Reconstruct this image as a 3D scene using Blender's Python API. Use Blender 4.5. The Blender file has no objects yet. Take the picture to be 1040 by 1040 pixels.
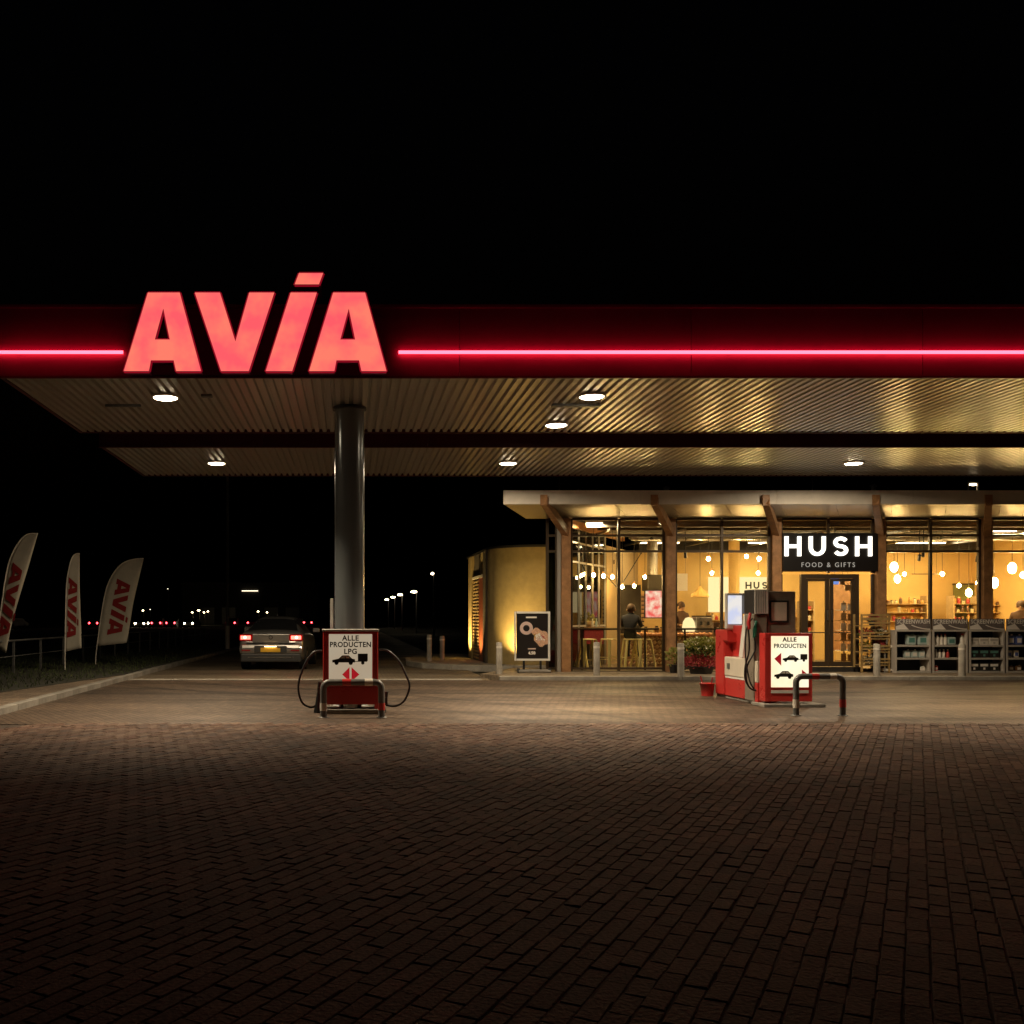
import bpy, bmesh, math, random
from math import radians as R, sin, cos, pi
from mathutils import Vector, Matrix
random.seed(7)
S = bpy.context.scene
C = S.collection
H = 1.4            # eye height; the view axis is +Y, one photograph pixel is Y/1000 metres

# ---------------------------------------------------------------- camera, sky, exposure
cd = bpy.data.cameras.new('camera'); cam = bpy.data.objects.new('camera', cd); C.objects.link(cam)
cam.location = (0, 0, H); cam.rotation_euler = (R(90), 0, 0)
cd.sensor_width = 36; cd.lens = 36 * 1000 / 1040
cd.shift_x = 165 / 1040; cd.shift_y = 108 / 1040
cd.clip_start = 0.05; cd.clip_end = 3000
S.camera = cam
W = bpy.data.worlds.new('World'); S.world = W; W.use_nodes = True
wn = W.node_tree.nodes; sky = wn.new('ShaderNodeTexSky'); sky.sky_type = 'NISHITA'
sky.sun_disc = False; sky.sun_elevation = R(-4); sky.sun_rotation = R(200)
W.node_tree.links.new(sky.outputs[0], wn['Background'].inputs[0]); wn['Background'].inputs[1].default_value = 0.02
S.view_settings.view_transform = 'Standard'; S.view_settings.look = 'None'
S.view_settings.exposure = 0; S.view_settings.gamma = 1; S.view_settings.use_curve_mapping = False
S.render.engine = 'CYCLES'
S.cycles.use_denoising = True
S.cycles.use_light_tree = True
S.cycles.max_bounces = 6; S.cycles.transparent_max_bounces = 16
S.cycles.sample_clamp_indirect = 4.0
S.cycles.caustics_reflective = False; S.cycles.caustics_refractive = False

WARM = (1, .80, .54)          # canopy downlights
BULB = (1, .62, .22)          # filament lamps in the shop
CANOPY_W = 150; SHOP = 1.15

# ---------------------------------------------------------------- helpers
def PX(px, Y): return (px - 355) * Y / 1000
def PZ(py, Y): return H - (py - 628) * Y / 1000
def P(px, py, Y): return Vector((PX(px, Y), Y, PZ(py, Y)))

class MB:
    def __init__(s): s.v = []; s.f = []; s.sm = []
    def add(s, vs, fs, smooth=False):
        n = len(s.v); s.v += [tuple(v) for v in vs]
        for f in fs: s.f.append(tuple(i + n for i in f)); s.sm.append(smooth)
        return s
    def box(s, x0, x1, y0, y1, z0, z1, b=0):
        if b <= 0:
            vs = [(x, y, z) for z in (z0, z1) for y in (y0, y1) for x in (x0, x1)]
            return s.add(vs, [(0,2,3,1), (4,5,7,6), (0,1,5,4), (2,6,7,3), (0,4,6,2), (1,3,7,5)])
        bm = bmesh.new(); bmesh.ops.create_cube(bm, size=1)
        for v in bm.verts:
            v.co = Vector(((x0+x1)/2 + v.co.x*(x1-x0), (y0+y1)/2 + v.co.y*(y1-y0), (z0+z1)/2 + v.co.z*(z1-z0)))
        bmesh.ops.bevel(bm, geom=bm.edges[:], offset=b, segments=2, affect='EDGES', profile=.5)
        bm.verts.index_update()
        s.add([v.co for v in bm.verts], [[v.index for v in f.verts] for f in bm.faces]); bm.free(); return s
    def bar(s, a, b, w, h, up=(0, 0, 1)):
        a = Vector(a); b = Vector(b); d = (b-a).normalized(); up = Vector(up)
        sd = d.cross(up)
        if sd.length < 1e-4: sd = d.cross(Vector((1, 0, 0)))
        sd.normalize(); u = sd.cross(d).normalized()
        vs = []
        for p in (a, b):
            for (i, j) in ((-1,-1), (1,-1), (1,1), (-1,1)): vs.append(p + sd*(i*w/2) + u*(j*h/2))
        return s.add(vs, [(0,1,2,3), (7,6,5,4), (0,4,5,1), (1,5,6,2), (2,6,7,3), (3,7,4,0)])
    def cyl(s, a, b, r0, r1=None, n=16, caps=True):
        r1 = r0 if r1 is None else r1
        a = Vector(a); b = Vector(b); d = (b-a).normalized()
        t = Vector((1, 0, 0)) if abs(d.x) < .9 else Vector((0, 1, 0))
        p = d.cross(t).normalized(); q = d.cross(p)
        ra = [a + (p*cos(2*pi*i/n) + q*sin(2*pi*i/n))*r0 for i in range(n)]
        rb = [b + (p*cos(2*pi*i/n) + q*sin(2*pi*i/n))*r1 for i in range(n)]
        s.add(ra + rb, [(i, (i+1) % n, n+(i+1) % n, n+i) for i in range(n)], True)
        if caps:
            s.add(ra, [tuple(range(n))[::-1]]); s.add(rb, [tuple(range(n))])
        return s
    def tube(s, pts, r, n=8):
        pts = [Vector(p) for p in pts]; rings = []; prev = None
        for i, p in enumerate(pts):
            d = (pts[min(i+1, len(pts)-1)] - pts[max(i-1, 0)]).normalized()
            if prev is None:
                t = Vector((1, 0, 0)) if abs(d.x) < .9 else Vector((0, 1, 0)); u = d.cross(t).normalized()
            else:
                u = (prev - d*prev.dot(d)).normalized()
            prev = u; w = d.cross(u)
            rings += [p + (u*cos(2*pi*k/n) + w*sin(2*pi*k/n))*r for k in range(n)]
        m = len(pts)
        s.add(rings, [(i*n+k, i*n+(k+1) % n, (i+1)*n+(k+1) % n, (i+1)*n+k) for i in range(m-1) for k in range(n)], True)
        s.add(rings[:n], [tuple(range(n))[::-1]]); s.add(rings[-n:], [tuple(range(n))])
        return s
    def lathe(s, prof, c=(0, 0, 0), n=16):
        c = Vector(c); vs = []
        for (r, z) in prof: vs += [c + Vector((r*cos(2*pi*k/n), r*sin(2*pi*k/n), z)) for k in range(n)]
        m = len(prof)
        s.add(vs, [(i*n+k, i*n+(k+1) % n, (i+1)*n+(k+1) % n, (i+1)*n+k) for i in range(m-1) for k in range(n)], True)
        if prof[0][0] > 1e-4: s.add(vs[:n], [tuple(range(n))[::-1]])
        if prof[-1][0] > 1e-4: s.add(vs[-n:], [tuple(range(n))])
        return s
    def ball(s, c, r, n=10, m=6, sq=1.0):
        return s.lathe([(max(r*sin(pi*i/m), 1e-5), -r*cos(pi*i/m)*sq) for i in range(m+1)], c, n)
    def prism(s, poly, y0, y1):          # polygon in x,z
        n = len(poly); a = [(x, y0, z) for x, z in poly]; b = [(x, y1, z) for x, z in poly]
        s.add(a + b, [(i, (i+1) % n, n+(i+1) % n, n+i) for i in range(n)])
        s.add(a, [tuple(range(n))]); s.add(b, [tuple(range(n))[::-1]]); return s
    def slab(s, poly, z0, z1):           # polygon in x,y
        n = len(poly); a = [(x, y, z0) for x, y in poly]; b = [(x, y, z1) for x, y in poly]
        s.add(a + b, [(i, (i+1) % n, n+(i+1) % n, n+i) for i in range(n)])
        s.add(a, [tuple(range(n))[::-1]]); s.add(b, [tuple(range(n))]); return s
    def mesh(s, name, m=None, off=None):
        me = bpy.data.meshes.new(name)
        vs = s.v if off is None else [(x-off[0], y-off[1], z-off[2]) for x, y, z in s.v]
        me.from_pydata(vs, [], s.f); me.polygons.foreach_set('use_smooth', s.sm)
        bm = bmesh.new(); bm.from_mesh(me); bmesh.ops.recalc_face_normals(bm, faces=bm.faces[:]); bm.to_mesh(me); bm.free()
        if m: me.materials.append(m)
        return me

ORD = 'first second third fourth fifth sixth seventh eighth ninth tenth eleventh twelfth thirteenth fourteenth fifteenth sixteenth seventeenth eighteenth nineteenth twentieth'.split()
ORD += ['twenty-'+o for o in ORD[:9]]
HUE = dict(jar='amber', jar2='dark brown', jar3='cream', bottler='red')
def root_loc(o):
    while o.parent: o = o.parent
    return o.location
def tag(o, label=None, cat=None, group=None, kind=None):
    if label: o['label'] = label
    if cat: o['category'] = cat
    if group: o['group'] = group
    if kind: o['kind'] = kind
    return o
def thing(name, label, cat, loc=(0, 0, 0), rz=0, group=None):
    o = bpy.data.objects.new(name, None); C.objects.link(o); o.location = loc; o.rotation_euler = (0, 0, rz)
    o.empty_display_size = .1
    return tag(o, label, cat, group)
def link(name, me, parent=None):
    o = bpy.data.objects.new(name, me); C.objects.link(o)
    if parent: o.parent = parent
    return o
def part(name, mb, m, parent=None, world=False):
    off = root_loc(parent) if (parent and world) else None
    return link(name, mb.mesh(name, m, off), parent)
def copy_tree(o, parent=None):
    c = o.copy(); C.objects.link(c); c.parent = parent
    for ch in list(o.children): copy_tree(ch, c)
    return c
def structure(name, mb, m, label=None):
    o = part(name, mb, m); o['kind'] = 'structure'
    if label: o['label'] = label
    return o

# ---------------------------------------------------------------- materials
def mat(name, col, rough=.6, metal=0, var=.0, vscale=3, bump=0, bscale=60, spec=.5, coat=0, rvar=0, two=None):
    m = bpy.data.materials.new(name); m.use_nodes = True; nt = m.node_tree; n = nt.nodes; L = nt.links
    b = n['Principled BSDF']; b.inputs['Base Color'].default_value = (*col, 1); b.inputs['Roughness'].default_value = rough
    b.inputs['Metallic'].default_value = metal; b.inputs['Specular IOR Level'].default_value = spec
    if coat: b.inputs['Coat Weight'].default_value = coat; b.inputs['Coat Roughness'].default_value = .08
    tc = n.new('ShaderNodeTexCoord')
    if var or rvar:
        nz = n.new('ShaderNodeTexNoise'); nz.inputs['Scale'].default_value = vscale; nz.inputs['Detail'].default_value = 6; nz.inputs['Roughness'].default_value = .65
        L.new(tc.outputs['Object'], nz.inputs['Vector'])
        if var:
            rp = n.new('ShaderNodeMix'); rp.data_type = 'RGBA'
            c2 = two or tuple(min(1, c*(1+var)) for c in col)
            rp.inputs['A'].default_value = (*[c*(1-var) for c in col], 1); rp.inputs['B'].default_value = (*c2, 1)
            mr = n.new('ShaderNodeMapRange'); mr.inputs[1].default_value = .3; mr.inputs[2].default_value = .7
            L.new(nz.outputs[0], mr.inputs[0]); L.new(mr.outputs[0], rp.inputs['Factor']); L.new(rp.outputs['Result'], b.inputs['Base Color'])
        if rvar:
            mr2 = n.new('ShaderNodeMapRange'); mr2.inputs[1].default_value = .3; mr2.inputs[2].default_value = .7
            mr2.inputs[3].default_value = rough - rvar; mr2.inputs[4].default_value = rough + rvar
            L.new(nz.outputs[0], mr2.inputs[0]); L.new(mr2.outputs[0], b.inputs['Roughness'])
    if bump:
        nb = n.new('ShaderNodeTexNoise'); nb.inputs['Scale'].default_value = bscale; nb.inputs['Detail'].default_value = 4
        L.new(tc.outputs['Object'], nb.inputs['Vector'])
        bp = n.new('ShaderNodeBump'); bp.inputs['Strength'].default_value = bump; bp.inputs['Distance'].default_value = .01
        L.new(nb.outputs[0], bp.inputs['Height']); L.new(bp.outputs[0], b.inputs['Normal'])
    return m
def glow(name, col, strength, var=0, vscale=4, col2=None):
    m = bpy.data.materials.new(name); m.use_nodes = True; nt = m.node_tree; n = nt.nodes; L = nt.links
    n.remove(n['Principled BSDF']); e = n.new('ShaderNodeEmission'); e.inputs[0].default_value = (*col, 1); e.inputs[1].default_value = strength
    L.new(e.outputs[0], n['Material Output'].inputs[0])
    if var:
        tc = n.new('ShaderNodeTexCoord'); nz = n.new('ShaderNodeTexNoise'); nz.inputs['Scale'].default_value = vscale; nz.inputs['Detail'].default_value = 3
        L.new(tc.outputs['Object'], nz.inputs['Vector'])
        mx = n.new('ShaderNodeMix'); mx.data_type = 'RGBA'; mx.inputs['A'].default_value = (*col, 1); mx.inputs['B'].default_value = (*(col2 or col), 1)
        mr = n.new('ShaderNodeMapRange'); mr.inputs[1].default_value = .38; mr.inputs[2].default_value = .62
        L.new(nz.outputs[0], mr.inputs[0]); L.new(mr.outputs[0], mx.inputs['Factor']); L.new(mx.outputs['Result'], e.inputs[0])
    return m
def glass(name, tint=(1, 1, 1), refl=1.0):
    m = bpy.data.materials.new(name); m.use_nodes = True; nt = m.node_tree; n = nt.nodes; L = nt.links
    n.remove(n['Principled BSDF'])
    t = n.new('ShaderNodeBsdfTransparent'); t.inputs[0].default_value = (*tint, 1)
    g = n.new('ShaderNodeBsdfGlossy'); g.inputs['Roughness'].default_value = .02
    fr = n.new('ShaderNodeFresnel'); fr.inputs[0].default_value = 1.5
    mm = n.new('ShaderNodeMath'); mm.operation = 'MULTIPLY'; mm.inputs[1].default_value = refl
    mx = n.new('ShaderNodeMixShader'); L.new(fr.outputs[0], mm.inputs[0]); L.new(mm.outputs[0], mx.inputs[0])
    L.new(t.outputs[0], mx.inputs[1]); L.new(g.outputs[0], mx.inputs[2]); L.new(mx.outputs[0], n['Material Output'].inputs[0])
    return m
def paving(name, c1, c2, mortar, bw, bh, rz, rough=.5, stain=.5, marks=()):
    m = bpy.data.materials.new(name); m.use_nodes = True; nt = m.node_tree; n = nt.nodes; L = nt.links
    b = n['Principled BSDF']; tc = n.new('ShaderNodeTexCoord'); mp = n.new('ShaderNodeMapping')
    mp.inputs['Rotation'].default_value = (0, 0, rz); L.new(tc.outputs['Object'], mp.inputs['Vector'])
    br = n.new('ShaderNodeTexBrick'); br.inputs['Color1'].default_value = (*c1, 1); br.inputs['Color2'].default_value = (*c2, 1); br.inputs['Mortar'].default_value = (*mortar, 1)
    br.inputs['Scale'].default_value = 1; br.inputs['Brick Width'].default_value = bw; br.inputs['Row Height'].default_value = bh
    br.inputs['Mortar Size'].default_value = .009; br.inputs['Mortar Smooth'].default_value = .2
    L.new(mp.outputs[0], br.inputs['Vector'])
    n1 = n.new('ShaderNodeTexNoise'); n1.inputs['Scale'].default_value = .55; n1.inputs['Detail'].default_value = 8; n1.inputs['Roughness'].default_value = .6
    mp2 = n.new('ShaderNodeMapping'); mp2.inputs['Scale'].default_value = (.5, 1.6, 1); mp2.inputs['Rotation'].default_value = (0, 0, R(8))
    L.new(tc.outputs['Object'], mp2.inputs['Vector']); L.new(mp2.outputs[0], n1.inputs['Vector'])
    mr = n.new('ShaderNodeMapRange'); mr.inputs[1].default_value = .32; mr.inputs[2].default_value = .66; mr.inputs[3].default_value = 1-stain; mr.inputs[4].default_value = 1.1
    L.new(n1.outputs[0], mr.inputs[0])
    n2 = n.new('ShaderNodeTexNoise'); n2.inputs['Scale'].default_value = 17; n2.inputs['Detail'].default_value = 4
    L.new(tc.outputs['Object'], n2.inputs['Vector'])
    mr2 = n.new('ShaderNodeMapRange'); mr2.inputs[1].default_value = .3; mr2.inputs[2].default_value = .7; mr2.inputs[3].default_value = .65; mr2.inputs[4].default_value = 1.3
    L.new(n2.outputs[0], mr2.inputs[0])
    mu = n.new('ShaderNodeMath'); mu.operation = 'MULTIPLY'; L.new(mr.outputs[0], mu.inputs[0]); L.new(mr2.outputs[0], mu.inputs[1])
    b.inputs['Specular IOR Level'].default_value = .25
    last = mu.outputs[0]
    for (mx_, my_, rad, wd) in marks:       # old tyre tracks: faint dark arcs
        ds = n.new('ShaderNodeVectorMath'); ds.operation = 'DISTANCE'; ds.inputs[1].default_value = (mx_, my_, 0); L.new(tc.outputs['Object'], ds.inputs[0])
        sb_ = n.new('ShaderNodeMath'); sb_.operation = 'SUBTRACT'; sb_.inputs[1].default_value = rad; L.new(ds.outputs['Value'], sb_.inputs[0])
        ab = n.new('ShaderNodeMath'); ab.operation = 'ABSOLUTE'; L.new(sb_.outputs[0], ab.inputs[0])
        mk = n.new('ShaderNodeMapRange'); mk.inputs[1].default_value = wd*.4; mk.inputs[2].default_value = wd*1.5; mk.inputs[3].default_value = .62; mk.inputs[4].default_value = 1; mk.interpolation_type = 'SMOOTHSTEP'; L.new(ab.outputs[0], mk.inputs[0])
        m2 = n.new('ShaderNodeMath'); m2.operation = 'MULTIPLY'; L.new(last, m2.inputs[0]); L.new(mk.outputs[0], m2.inputs[1]); last = m2.outputs[0]
    vo = n.new('ShaderNodeTexVoronoi'); vo.inputs['Scale'].default_value = .8; L.new(tc.outputs['Object'], vo.inputs['Vector'])
    dr = n.new('ShaderNodeMapRange'); dr.inputs[1].default_value = .06; dr.inputs[2].default_value = .17; dr.inputs[3].default_value = .5; dr.inputs[4].default_value = 1; L.new(vo.outputs['Distance'], dr.inputs[0])
    m3 = n.new('ShaderNodeMath'); m3.operation = 'MULTIPLY'; L.new(last, m3.inputs[0]); L.new(dr.outputs[0], m3.inputs[1]); last = m3.outputs[0]
    vm = n.new('ShaderNodeVectorMath'); vm.operation = 'SCALE'; L.new(br.outputs['Color'], vm.inputs[0]); L.new(last, vm.inputs['Scale'])
    L.new(vm.outputs[0], b.inputs['Base Color'])
    mr3 = n.new('ShaderNodeMapRange'); mr3.inputs[1].default_value = .3; mr3.inputs[2].default_value = .7; mr3.inputs[3].default_value = rough+.15; mr3.inputs[4].default_value = rough-.1
    L.new(n1.outputs[0], mr3.inputs[0]); L.new(mr3.outputs[0], b.inputs['Roughness'])
    ad = n.new('ShaderNodeMath'); ad.operation = 'MULTIPLY_ADD'; ad.inputs[1].default_value = -.9
    L.new(br.outputs['Fac'], ad.inputs[0]); L.new(n2.outputs[0], ad.inputs[2])
    bp = n.new('ShaderNodeBump'); bp.inputs['Strength'].default_value = .8; bp.inputs['Distance'].default_value = .008
    L.new(ad.outputs[0], bp.inputs['Height']); L.new(bp.outputs[0], b.inputs['Normal'])
    return m
def brickmat():
    m = bpy.data.materials.new('paving brick'); m.use_nodes = True; nt = m.node_tree; n = nt.nodes; L = nt.links
    b = n['Principled BSDF']; at = n.new('ShaderNodeAttribute'); at.attribute_name = 'tone'
    tc = n.new('ShaderNodeNewGeometry'); nz = n.new('ShaderNodeTexNoise'); nz.inputs['Scale'].default_value = 45; nz.inputs['Detail'].default_value = 5
    L.new(tc.outputs['Position'], nz.inputs['Vector'])
    nl = n.new('ShaderNodeTexNoise'); nl.inputs['Scale'].default_value = .5; nl.inputs['Detail'].default_value = 5; L.new(tc.outputs['Position'], nl.inputs['Vector'])
    mr = n.new('ShaderNodeMapRange'); mr.inputs[1].default_value = .3; mr.inputs[2].default_value = .7; mr.inputs[3].default_value = .6; mr.inputs[4].default_value = 1.35
    L.new(nz.outputs[0], mr.inputs[0])
    ml = n.new('ShaderNodeMapRange'); ml.inputs[1].default_value = .35; ml.inputs[2].default_value = .65; ml.inputs[3].default_value = .55; ml.inputs[4].default_value = 1.15
    L.new(nl.outputs[0], ml.inputs[0])
    mu = n.new('ShaderNodeMath'); mu.operation = 'MULTIPLY'; L.new(mr.outputs[0], mu.inputs[0]); L.new(ml.outputs[0], mu.inputs[1])
    vo = n.new('ShaderNodeTexVoronoi'); vo.inputs['Scale'].default_value = .7; L.new(tc.outputs['Position'], vo.inputs['Vector'])
    dr = n.new('ShaderNodeMapRange'); dr.inputs[1].default_value = .05; dr.inputs[2].default_value = .2; dr.inputs[3].default_value = .45; dr.inputs[4].default_value = 1; L.new(vo.outputs['Distance'], dr.inputs[0])
    mq = n.new('ShaderNodeMath'); mq.operation = 'MULTIPLY'; L.new(mu.outputs[0], mq.inputs[0]); L.new(dr.outputs[0], mq.inputs[1]); mu = mq
    vm = n.new('ShaderNodeVectorMath'); vm.operation = 'SCALE'; L.new(at.outputs['Color'], vm.inputs[0]); L.new(mu.outputs[0], vm.inputs['Scale']); L.new(vm.outputs[0], b.inputs['Base Color'])
    b.inputs['Roughness'].default_value = .82; b.inputs['Specular IOR Level'].default_value = .3
    bp = n.new('ShaderNodeBump'); bp.inputs['Strength'].default_value = .9; bp.inputs['Distance'].default_value = .007; L.new(nz.outputs[0], bp.inputs['Height']); L.new(bp.outputs[0], b.inputs['Normal'])
    return m

M = dict(
    soil=mat('dark soil', (.03, .03, .02), .95, var=.4, bump=.5), sand=mat('joint sand', (.06, .042, .03), .95, var=.4, vscale=9),
    asphalt=mat('asphalt', (.06, .055, .05), .8, var=.3, vscale=1.5, bump=.6, bscale=120),
    concrete=mat('concrete', (.36, .33, .28), .8, var=.25, vscale=5, bump=.4, bscale=70),
    darkconc=mat('worn concrete', (.24, .22, .19), .8, var=.3, vscale=4, bump=.4, bscale=70),
    red=mat('red lacquer', (.54, .04, .035), .32, var=.12, vscale=2, rvar=.08),
    fascia2=mat('brown red fascia', (.07, .006, .008), .5, var=.15), fascia=mat('dark red fascia', (.13, .006, .07), .5, var=.15, vscale=1.2, rvar=.08),
    white=mat('white lacquer', (.74, .72, .68), .4, var=.06, vscale=6), cream=mat('cream lacquer', (.66, .6, .5), .45, var=.1),
    panel=mat('white sign face', (.84, .80, .70), .45, var=.05, vscale=8),
    black=mat('black rubber', (.012, .012, .013), .45), dark=mat('charcoal metal', (.03, .028, .027), .4, var=.2),
    ink=mat('black print', (.02, .018, .017), .6), redink=mat('red print', (.42, .015, .02), .5),
    steel=mat('brushed steel', (.45, .44, .42), .32, 1, var=.12, vscale=8, rvar=.08), grey=mat('grey metal paint', (.15, .15, .145), .42, .3, var=.3, vscale=9),
    pump=mat('dark steel cabinet', (.30, .26, .21), .35, .3, var=.25, vscale=5, rvar=.1),
    column=mat('grey column paint', (.26, .285, .30), .2, .5, var=.05, vscale=1.2, rvar=.04),
    rib=mat('ribbed ceiling sheet', (.56, .535, .49), .28, .45),
    soffit=mat('satin soffit sheet', (.46, .42, .34), .38, .5, var=.08, vscale=1.5, rvar=.06),
    roofwhite=mat('pale roof edge', (.70, .65, .57), .5, var=.1),
    wood=mat('oiled timber', (.36, .185, .08), .5, var=.35, vscale=6, bump=.3, bscale=30),
    ply=mat('orange plywood', (.40, .19, .07), .55, var=.2, vscale=3), rackwood=mat('rack wood', (.36, .24, .09), .6, var=.3, vscale=8), palewood=mat('pale wood', (.52, .36, .16), .55, var=.2, vscale=8),
    frame=mat('bronze window frame', (.075, .052, .032), .4, .3), greyframe=mat('grey window post', (.30, .28, .25), .45),
    stucco=mat('yellow stucco', (.44, .33, .14), .9, var=.12, vscale=5, bump=.8, bscale=90),
    stuccodark=mat('brown stucco', (.09, .07, .05), .9, var=.15, vscale=5, bump=.8, bscale=90),
    reddoor=mat('red brown door', (.20, .05, .02), .5, var=.25, vscale=7),
    wall=mat('warm cream wall', (.78, .51, .17), .8, var=.05), beige=mat('beige wall', (.42, .30, .14), .8, var=.08),
    void=mat('dark ceiling', (.035, .03, .024), .8, var=.3), tile=mat('dark floor tile', (.20, .16, .11), .35, var=.2, vscale=5),
    green=mat('olive panel', (.20, .20, .05), .7, var=.2), copper=mat('copper rail', (.75, .38, .2), .3, .9),
    diamond=mat('bronze tile', (.62, .44, .22), .35, .3, var=.3, vscale=6),
    stool=mat('cream stool enamel', (.88, .76, .34), .4, .1), hood=mat('dark hood', (.05, .042, .03), .4, .5, var=.2),
    gl=glass('window glass', (.93, .94, .92), .9), gld=glass('dark tinted glass', (.10, .13, .10), 1.0), glcar=glass('car glass', (.05, .055, .06), 1.0),
    clothw=mat('white flag cloth', (.50, .455, .37), .85, var=.08, vscale=5), clothr=mat('red flag print', (.26, .012, .011), .8, var=.1),
    grass=mat('grass', (.05, .07, .018), .8, var=.4, vscale=20), leaf=mat('planter leaves', (.09, .13, .03), .6, var=.4, vscale=30),
    yleaf=mat('yellow green leaves', (.30, .30, .06), .6, var=.35, vscale=30), petal=mat('white petals', (.8, .74, .55), .6), heather=mat('red heather', (.40, .05, .06), .7, var=.4, vscale=40),
    carpaint=mat('silver car paint', (.44, .43, .41), .28, .75, coat=.8), carlow=mat('dark bumper plastic', (.05, .05, .05), .5), tyre=mat('tyre rubber', (.015, .015, .015), .8),
    plate=mat('yellow plate', (.75, .45, .04), .45), taillens=mat('red lens', (.35, .01, .012), .15, coat=1),
    skin=mat('skin', (.55, .32, .2), .55), hair=mat('brown hair', (.11, .06, .03), .6), jacket=mat('dark jacket', (.018, .016, .02), .8), trouser=mat('dark trousers', (.02, .02, .025), .8), shirt=mat('brown jumper', (.12, .06, .03), .8), apron=mat('dark apron', (.05, .04, .035), .8),
    jug=mat('clear blue jug', (.42, .52, .50), .3), jugl=mat('jug label', (.10, .25, .22), .4), bottlew=mat('white bottle', (.75, .70, .62), .35), bottler=mat('red bottle', (.5, .05, .04), .35), blue=mat('blue canister', (.10, .14, .40), .35),
    jar=mat('amber jar', (.55, .32, .08), .35, var=.4, vscale=40), jar2=mat('dark jar', (.16, .08, .03), .35, var=.4, vscale=40), jar3=mat('cream tin', (.70, .58, .32), .4, var=.2),
    box=mat('brown carton', (.35, .22, .1), .7, var=.2), header=mat('grey brown print', (.16, .13, .12), .5, var=.3, vscale=9), headerw=mat('white print', (.85, .80, .74), .5),
    shelfgrey=mat('warm grey shelf', (.50, .46, .41), .5, .1, var=.08), shelfdark=mat('dark shelf back', (.018, .016, .013), .7),
    donut=mat('pale icing', (.62, .46, .42), .6, var=.12, vscale=30), crumb=mat('pink cream pastry', (.60, .36, .24), .7, var=.4, vscale=40), poster=mat('black poster', (.014, .012, .012), .35),
    g_small=glow('small sign light', (1, .9, .75), .38), g_bar=glow('far strip', (1, .85, .6), 3), g_arrow=glow('lit red film', (.42, .012, .018), .75), g_halo=glow('painted letter halo', (.55, .008, .03), .45), g_lpg=glow('dim sign face', (1, .77, .52), .40, 1, 2, (1, .82, .58)), g_sign=glow('red sign light', (.93, .10, .125), 1.12, 1, 2.2, (1, .19, .13)), g_neon=glow('crimson neon', (1, .03, .048), 14), g_hush=glow('white sign light', (1, .93, .80), 2.6),
    g_down=glow('downlight lens', WARM, 40), g_bulb=glow('filament bulb', BULB, 240*SHOP), g_bulbs=glow('small bulb', BULB, 60*SHOP), g_lamp=glow('opal lamp', (1, .66, .26), 85*SHOP), g_strip=glow('strip light', (1, .78, .48), 14*SHOP),
    g_screen=glow('pump screen', (.74, .78, 1), .85, 1, 5, (1, .95, .9)), g_poster=glow('lit picture', (.9, .12, .10), 1.2, 1, 5, (1, .75, .55)), g_litsign=glow('backlit sign face', (1, .80, .50), 1.15, 1, 2, (1, .93, .68)),
    g_tail=glow('tail light', (1, .07, .05), 9), g_tailhot=glow('tail bulb', (1, .50, .30), 8), g_head=glow('head lamp', (1, .84, .55), 60), g_street=glow('street lamp', (1, .80, .52), 26), g_far=glow('far lamp', (1, .75, .4), 30), g_red=glow('far tail lamp', (1, .05, .06), 14),
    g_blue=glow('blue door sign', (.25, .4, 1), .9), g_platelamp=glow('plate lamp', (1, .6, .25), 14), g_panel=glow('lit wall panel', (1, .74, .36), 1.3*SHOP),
)

# ================================================================ GROUND
A30 = R(30)
ground = structure('ground', MB().add([(-1500, -300, -.06), (1500, -300, -.06), (1500, 2500, -.06), (-1500, 2500, -.06)], [(0, 1, 2, 3)]), M['soil'])
fore = structure('forecourt', MB().slab([(-5.2, -3), (20, -3), (20, 12.99), (-5.2, 12.99)], -.05, -.0065), M['sand'])
BRK = brickmat()
def brick_geo(L_, W_, h=.03, c=.006, jx=0, jy=0):
    a, b = L_/2, W_/2
    lo = [(-b, -a, -h), (b, -a, -h), (b, a, -h), (-b, a, -h)]
    mi = [(-b, -a, -c), (b, -a, -c), (b, a, -c), (-b, a, -c)]
    tp = [(-b+c, -a+c, jx), (b-c, -a+c, jy), (b-c, a-c, -jx), (-b+c, a-c, -jy)]
    f = []
    for i in range(4):
        j = (i+1) % 4
        f += [(i, j, 4+j, 4+i), (4+i, 4+j, 8+j, 8+i)]
    return lo+mi+tp, f+[(8, 9, 10, 11)]
tones = [(.145, .088, .06), (.12, .07, .05), (.17, .108, .076), (.125, .068, .044), (.095, .06, .047), (.19, .122, .086), (.138, .073, .05)]
bl, bw = .20, .0915
cells = []
for i in range(-110, 250):
    for j in range(-35, 118):
        u = (j + (.5 if i % 2 else 0)) * bl; v = i * bw
        x = u*sin(A30) + v*cos(A30); y = u*cos(A30) - v*sin(A30)
        if -5.05 < x < 14 and 2.3 < y < 13.12:
            px = 355+1000*x/y; py = 628+1400/y
            vis = -20 < px < 1060 and py < 1046
            cells.append((0 if vis else 1, y, x, vis))
cells.sort()
variants = []
for k in range(10):
    vs, fs = brick_geo(bl-.006-random.uniform(0, .004), bw-.005-random.uniform(0, .003), c=.004, jx=random.uniform(-.0022, .0022), jy=random.uniform(-.0022, .0022))
    me = bpy.data.meshes.new('brick'); me.from_pydata(vs, [], fs)
    at = me.color_attributes.new('tone', 'FLOAT_COLOR', 'POINT'); t = tones[k % 7]
    for d in at.data: d.color = (*t, 1)
    me.materials.append(BRK); variants.append(me)
fv, ff, fc = [], [], []
ca, sa = cos(-A30), sin(-A30)
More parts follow.
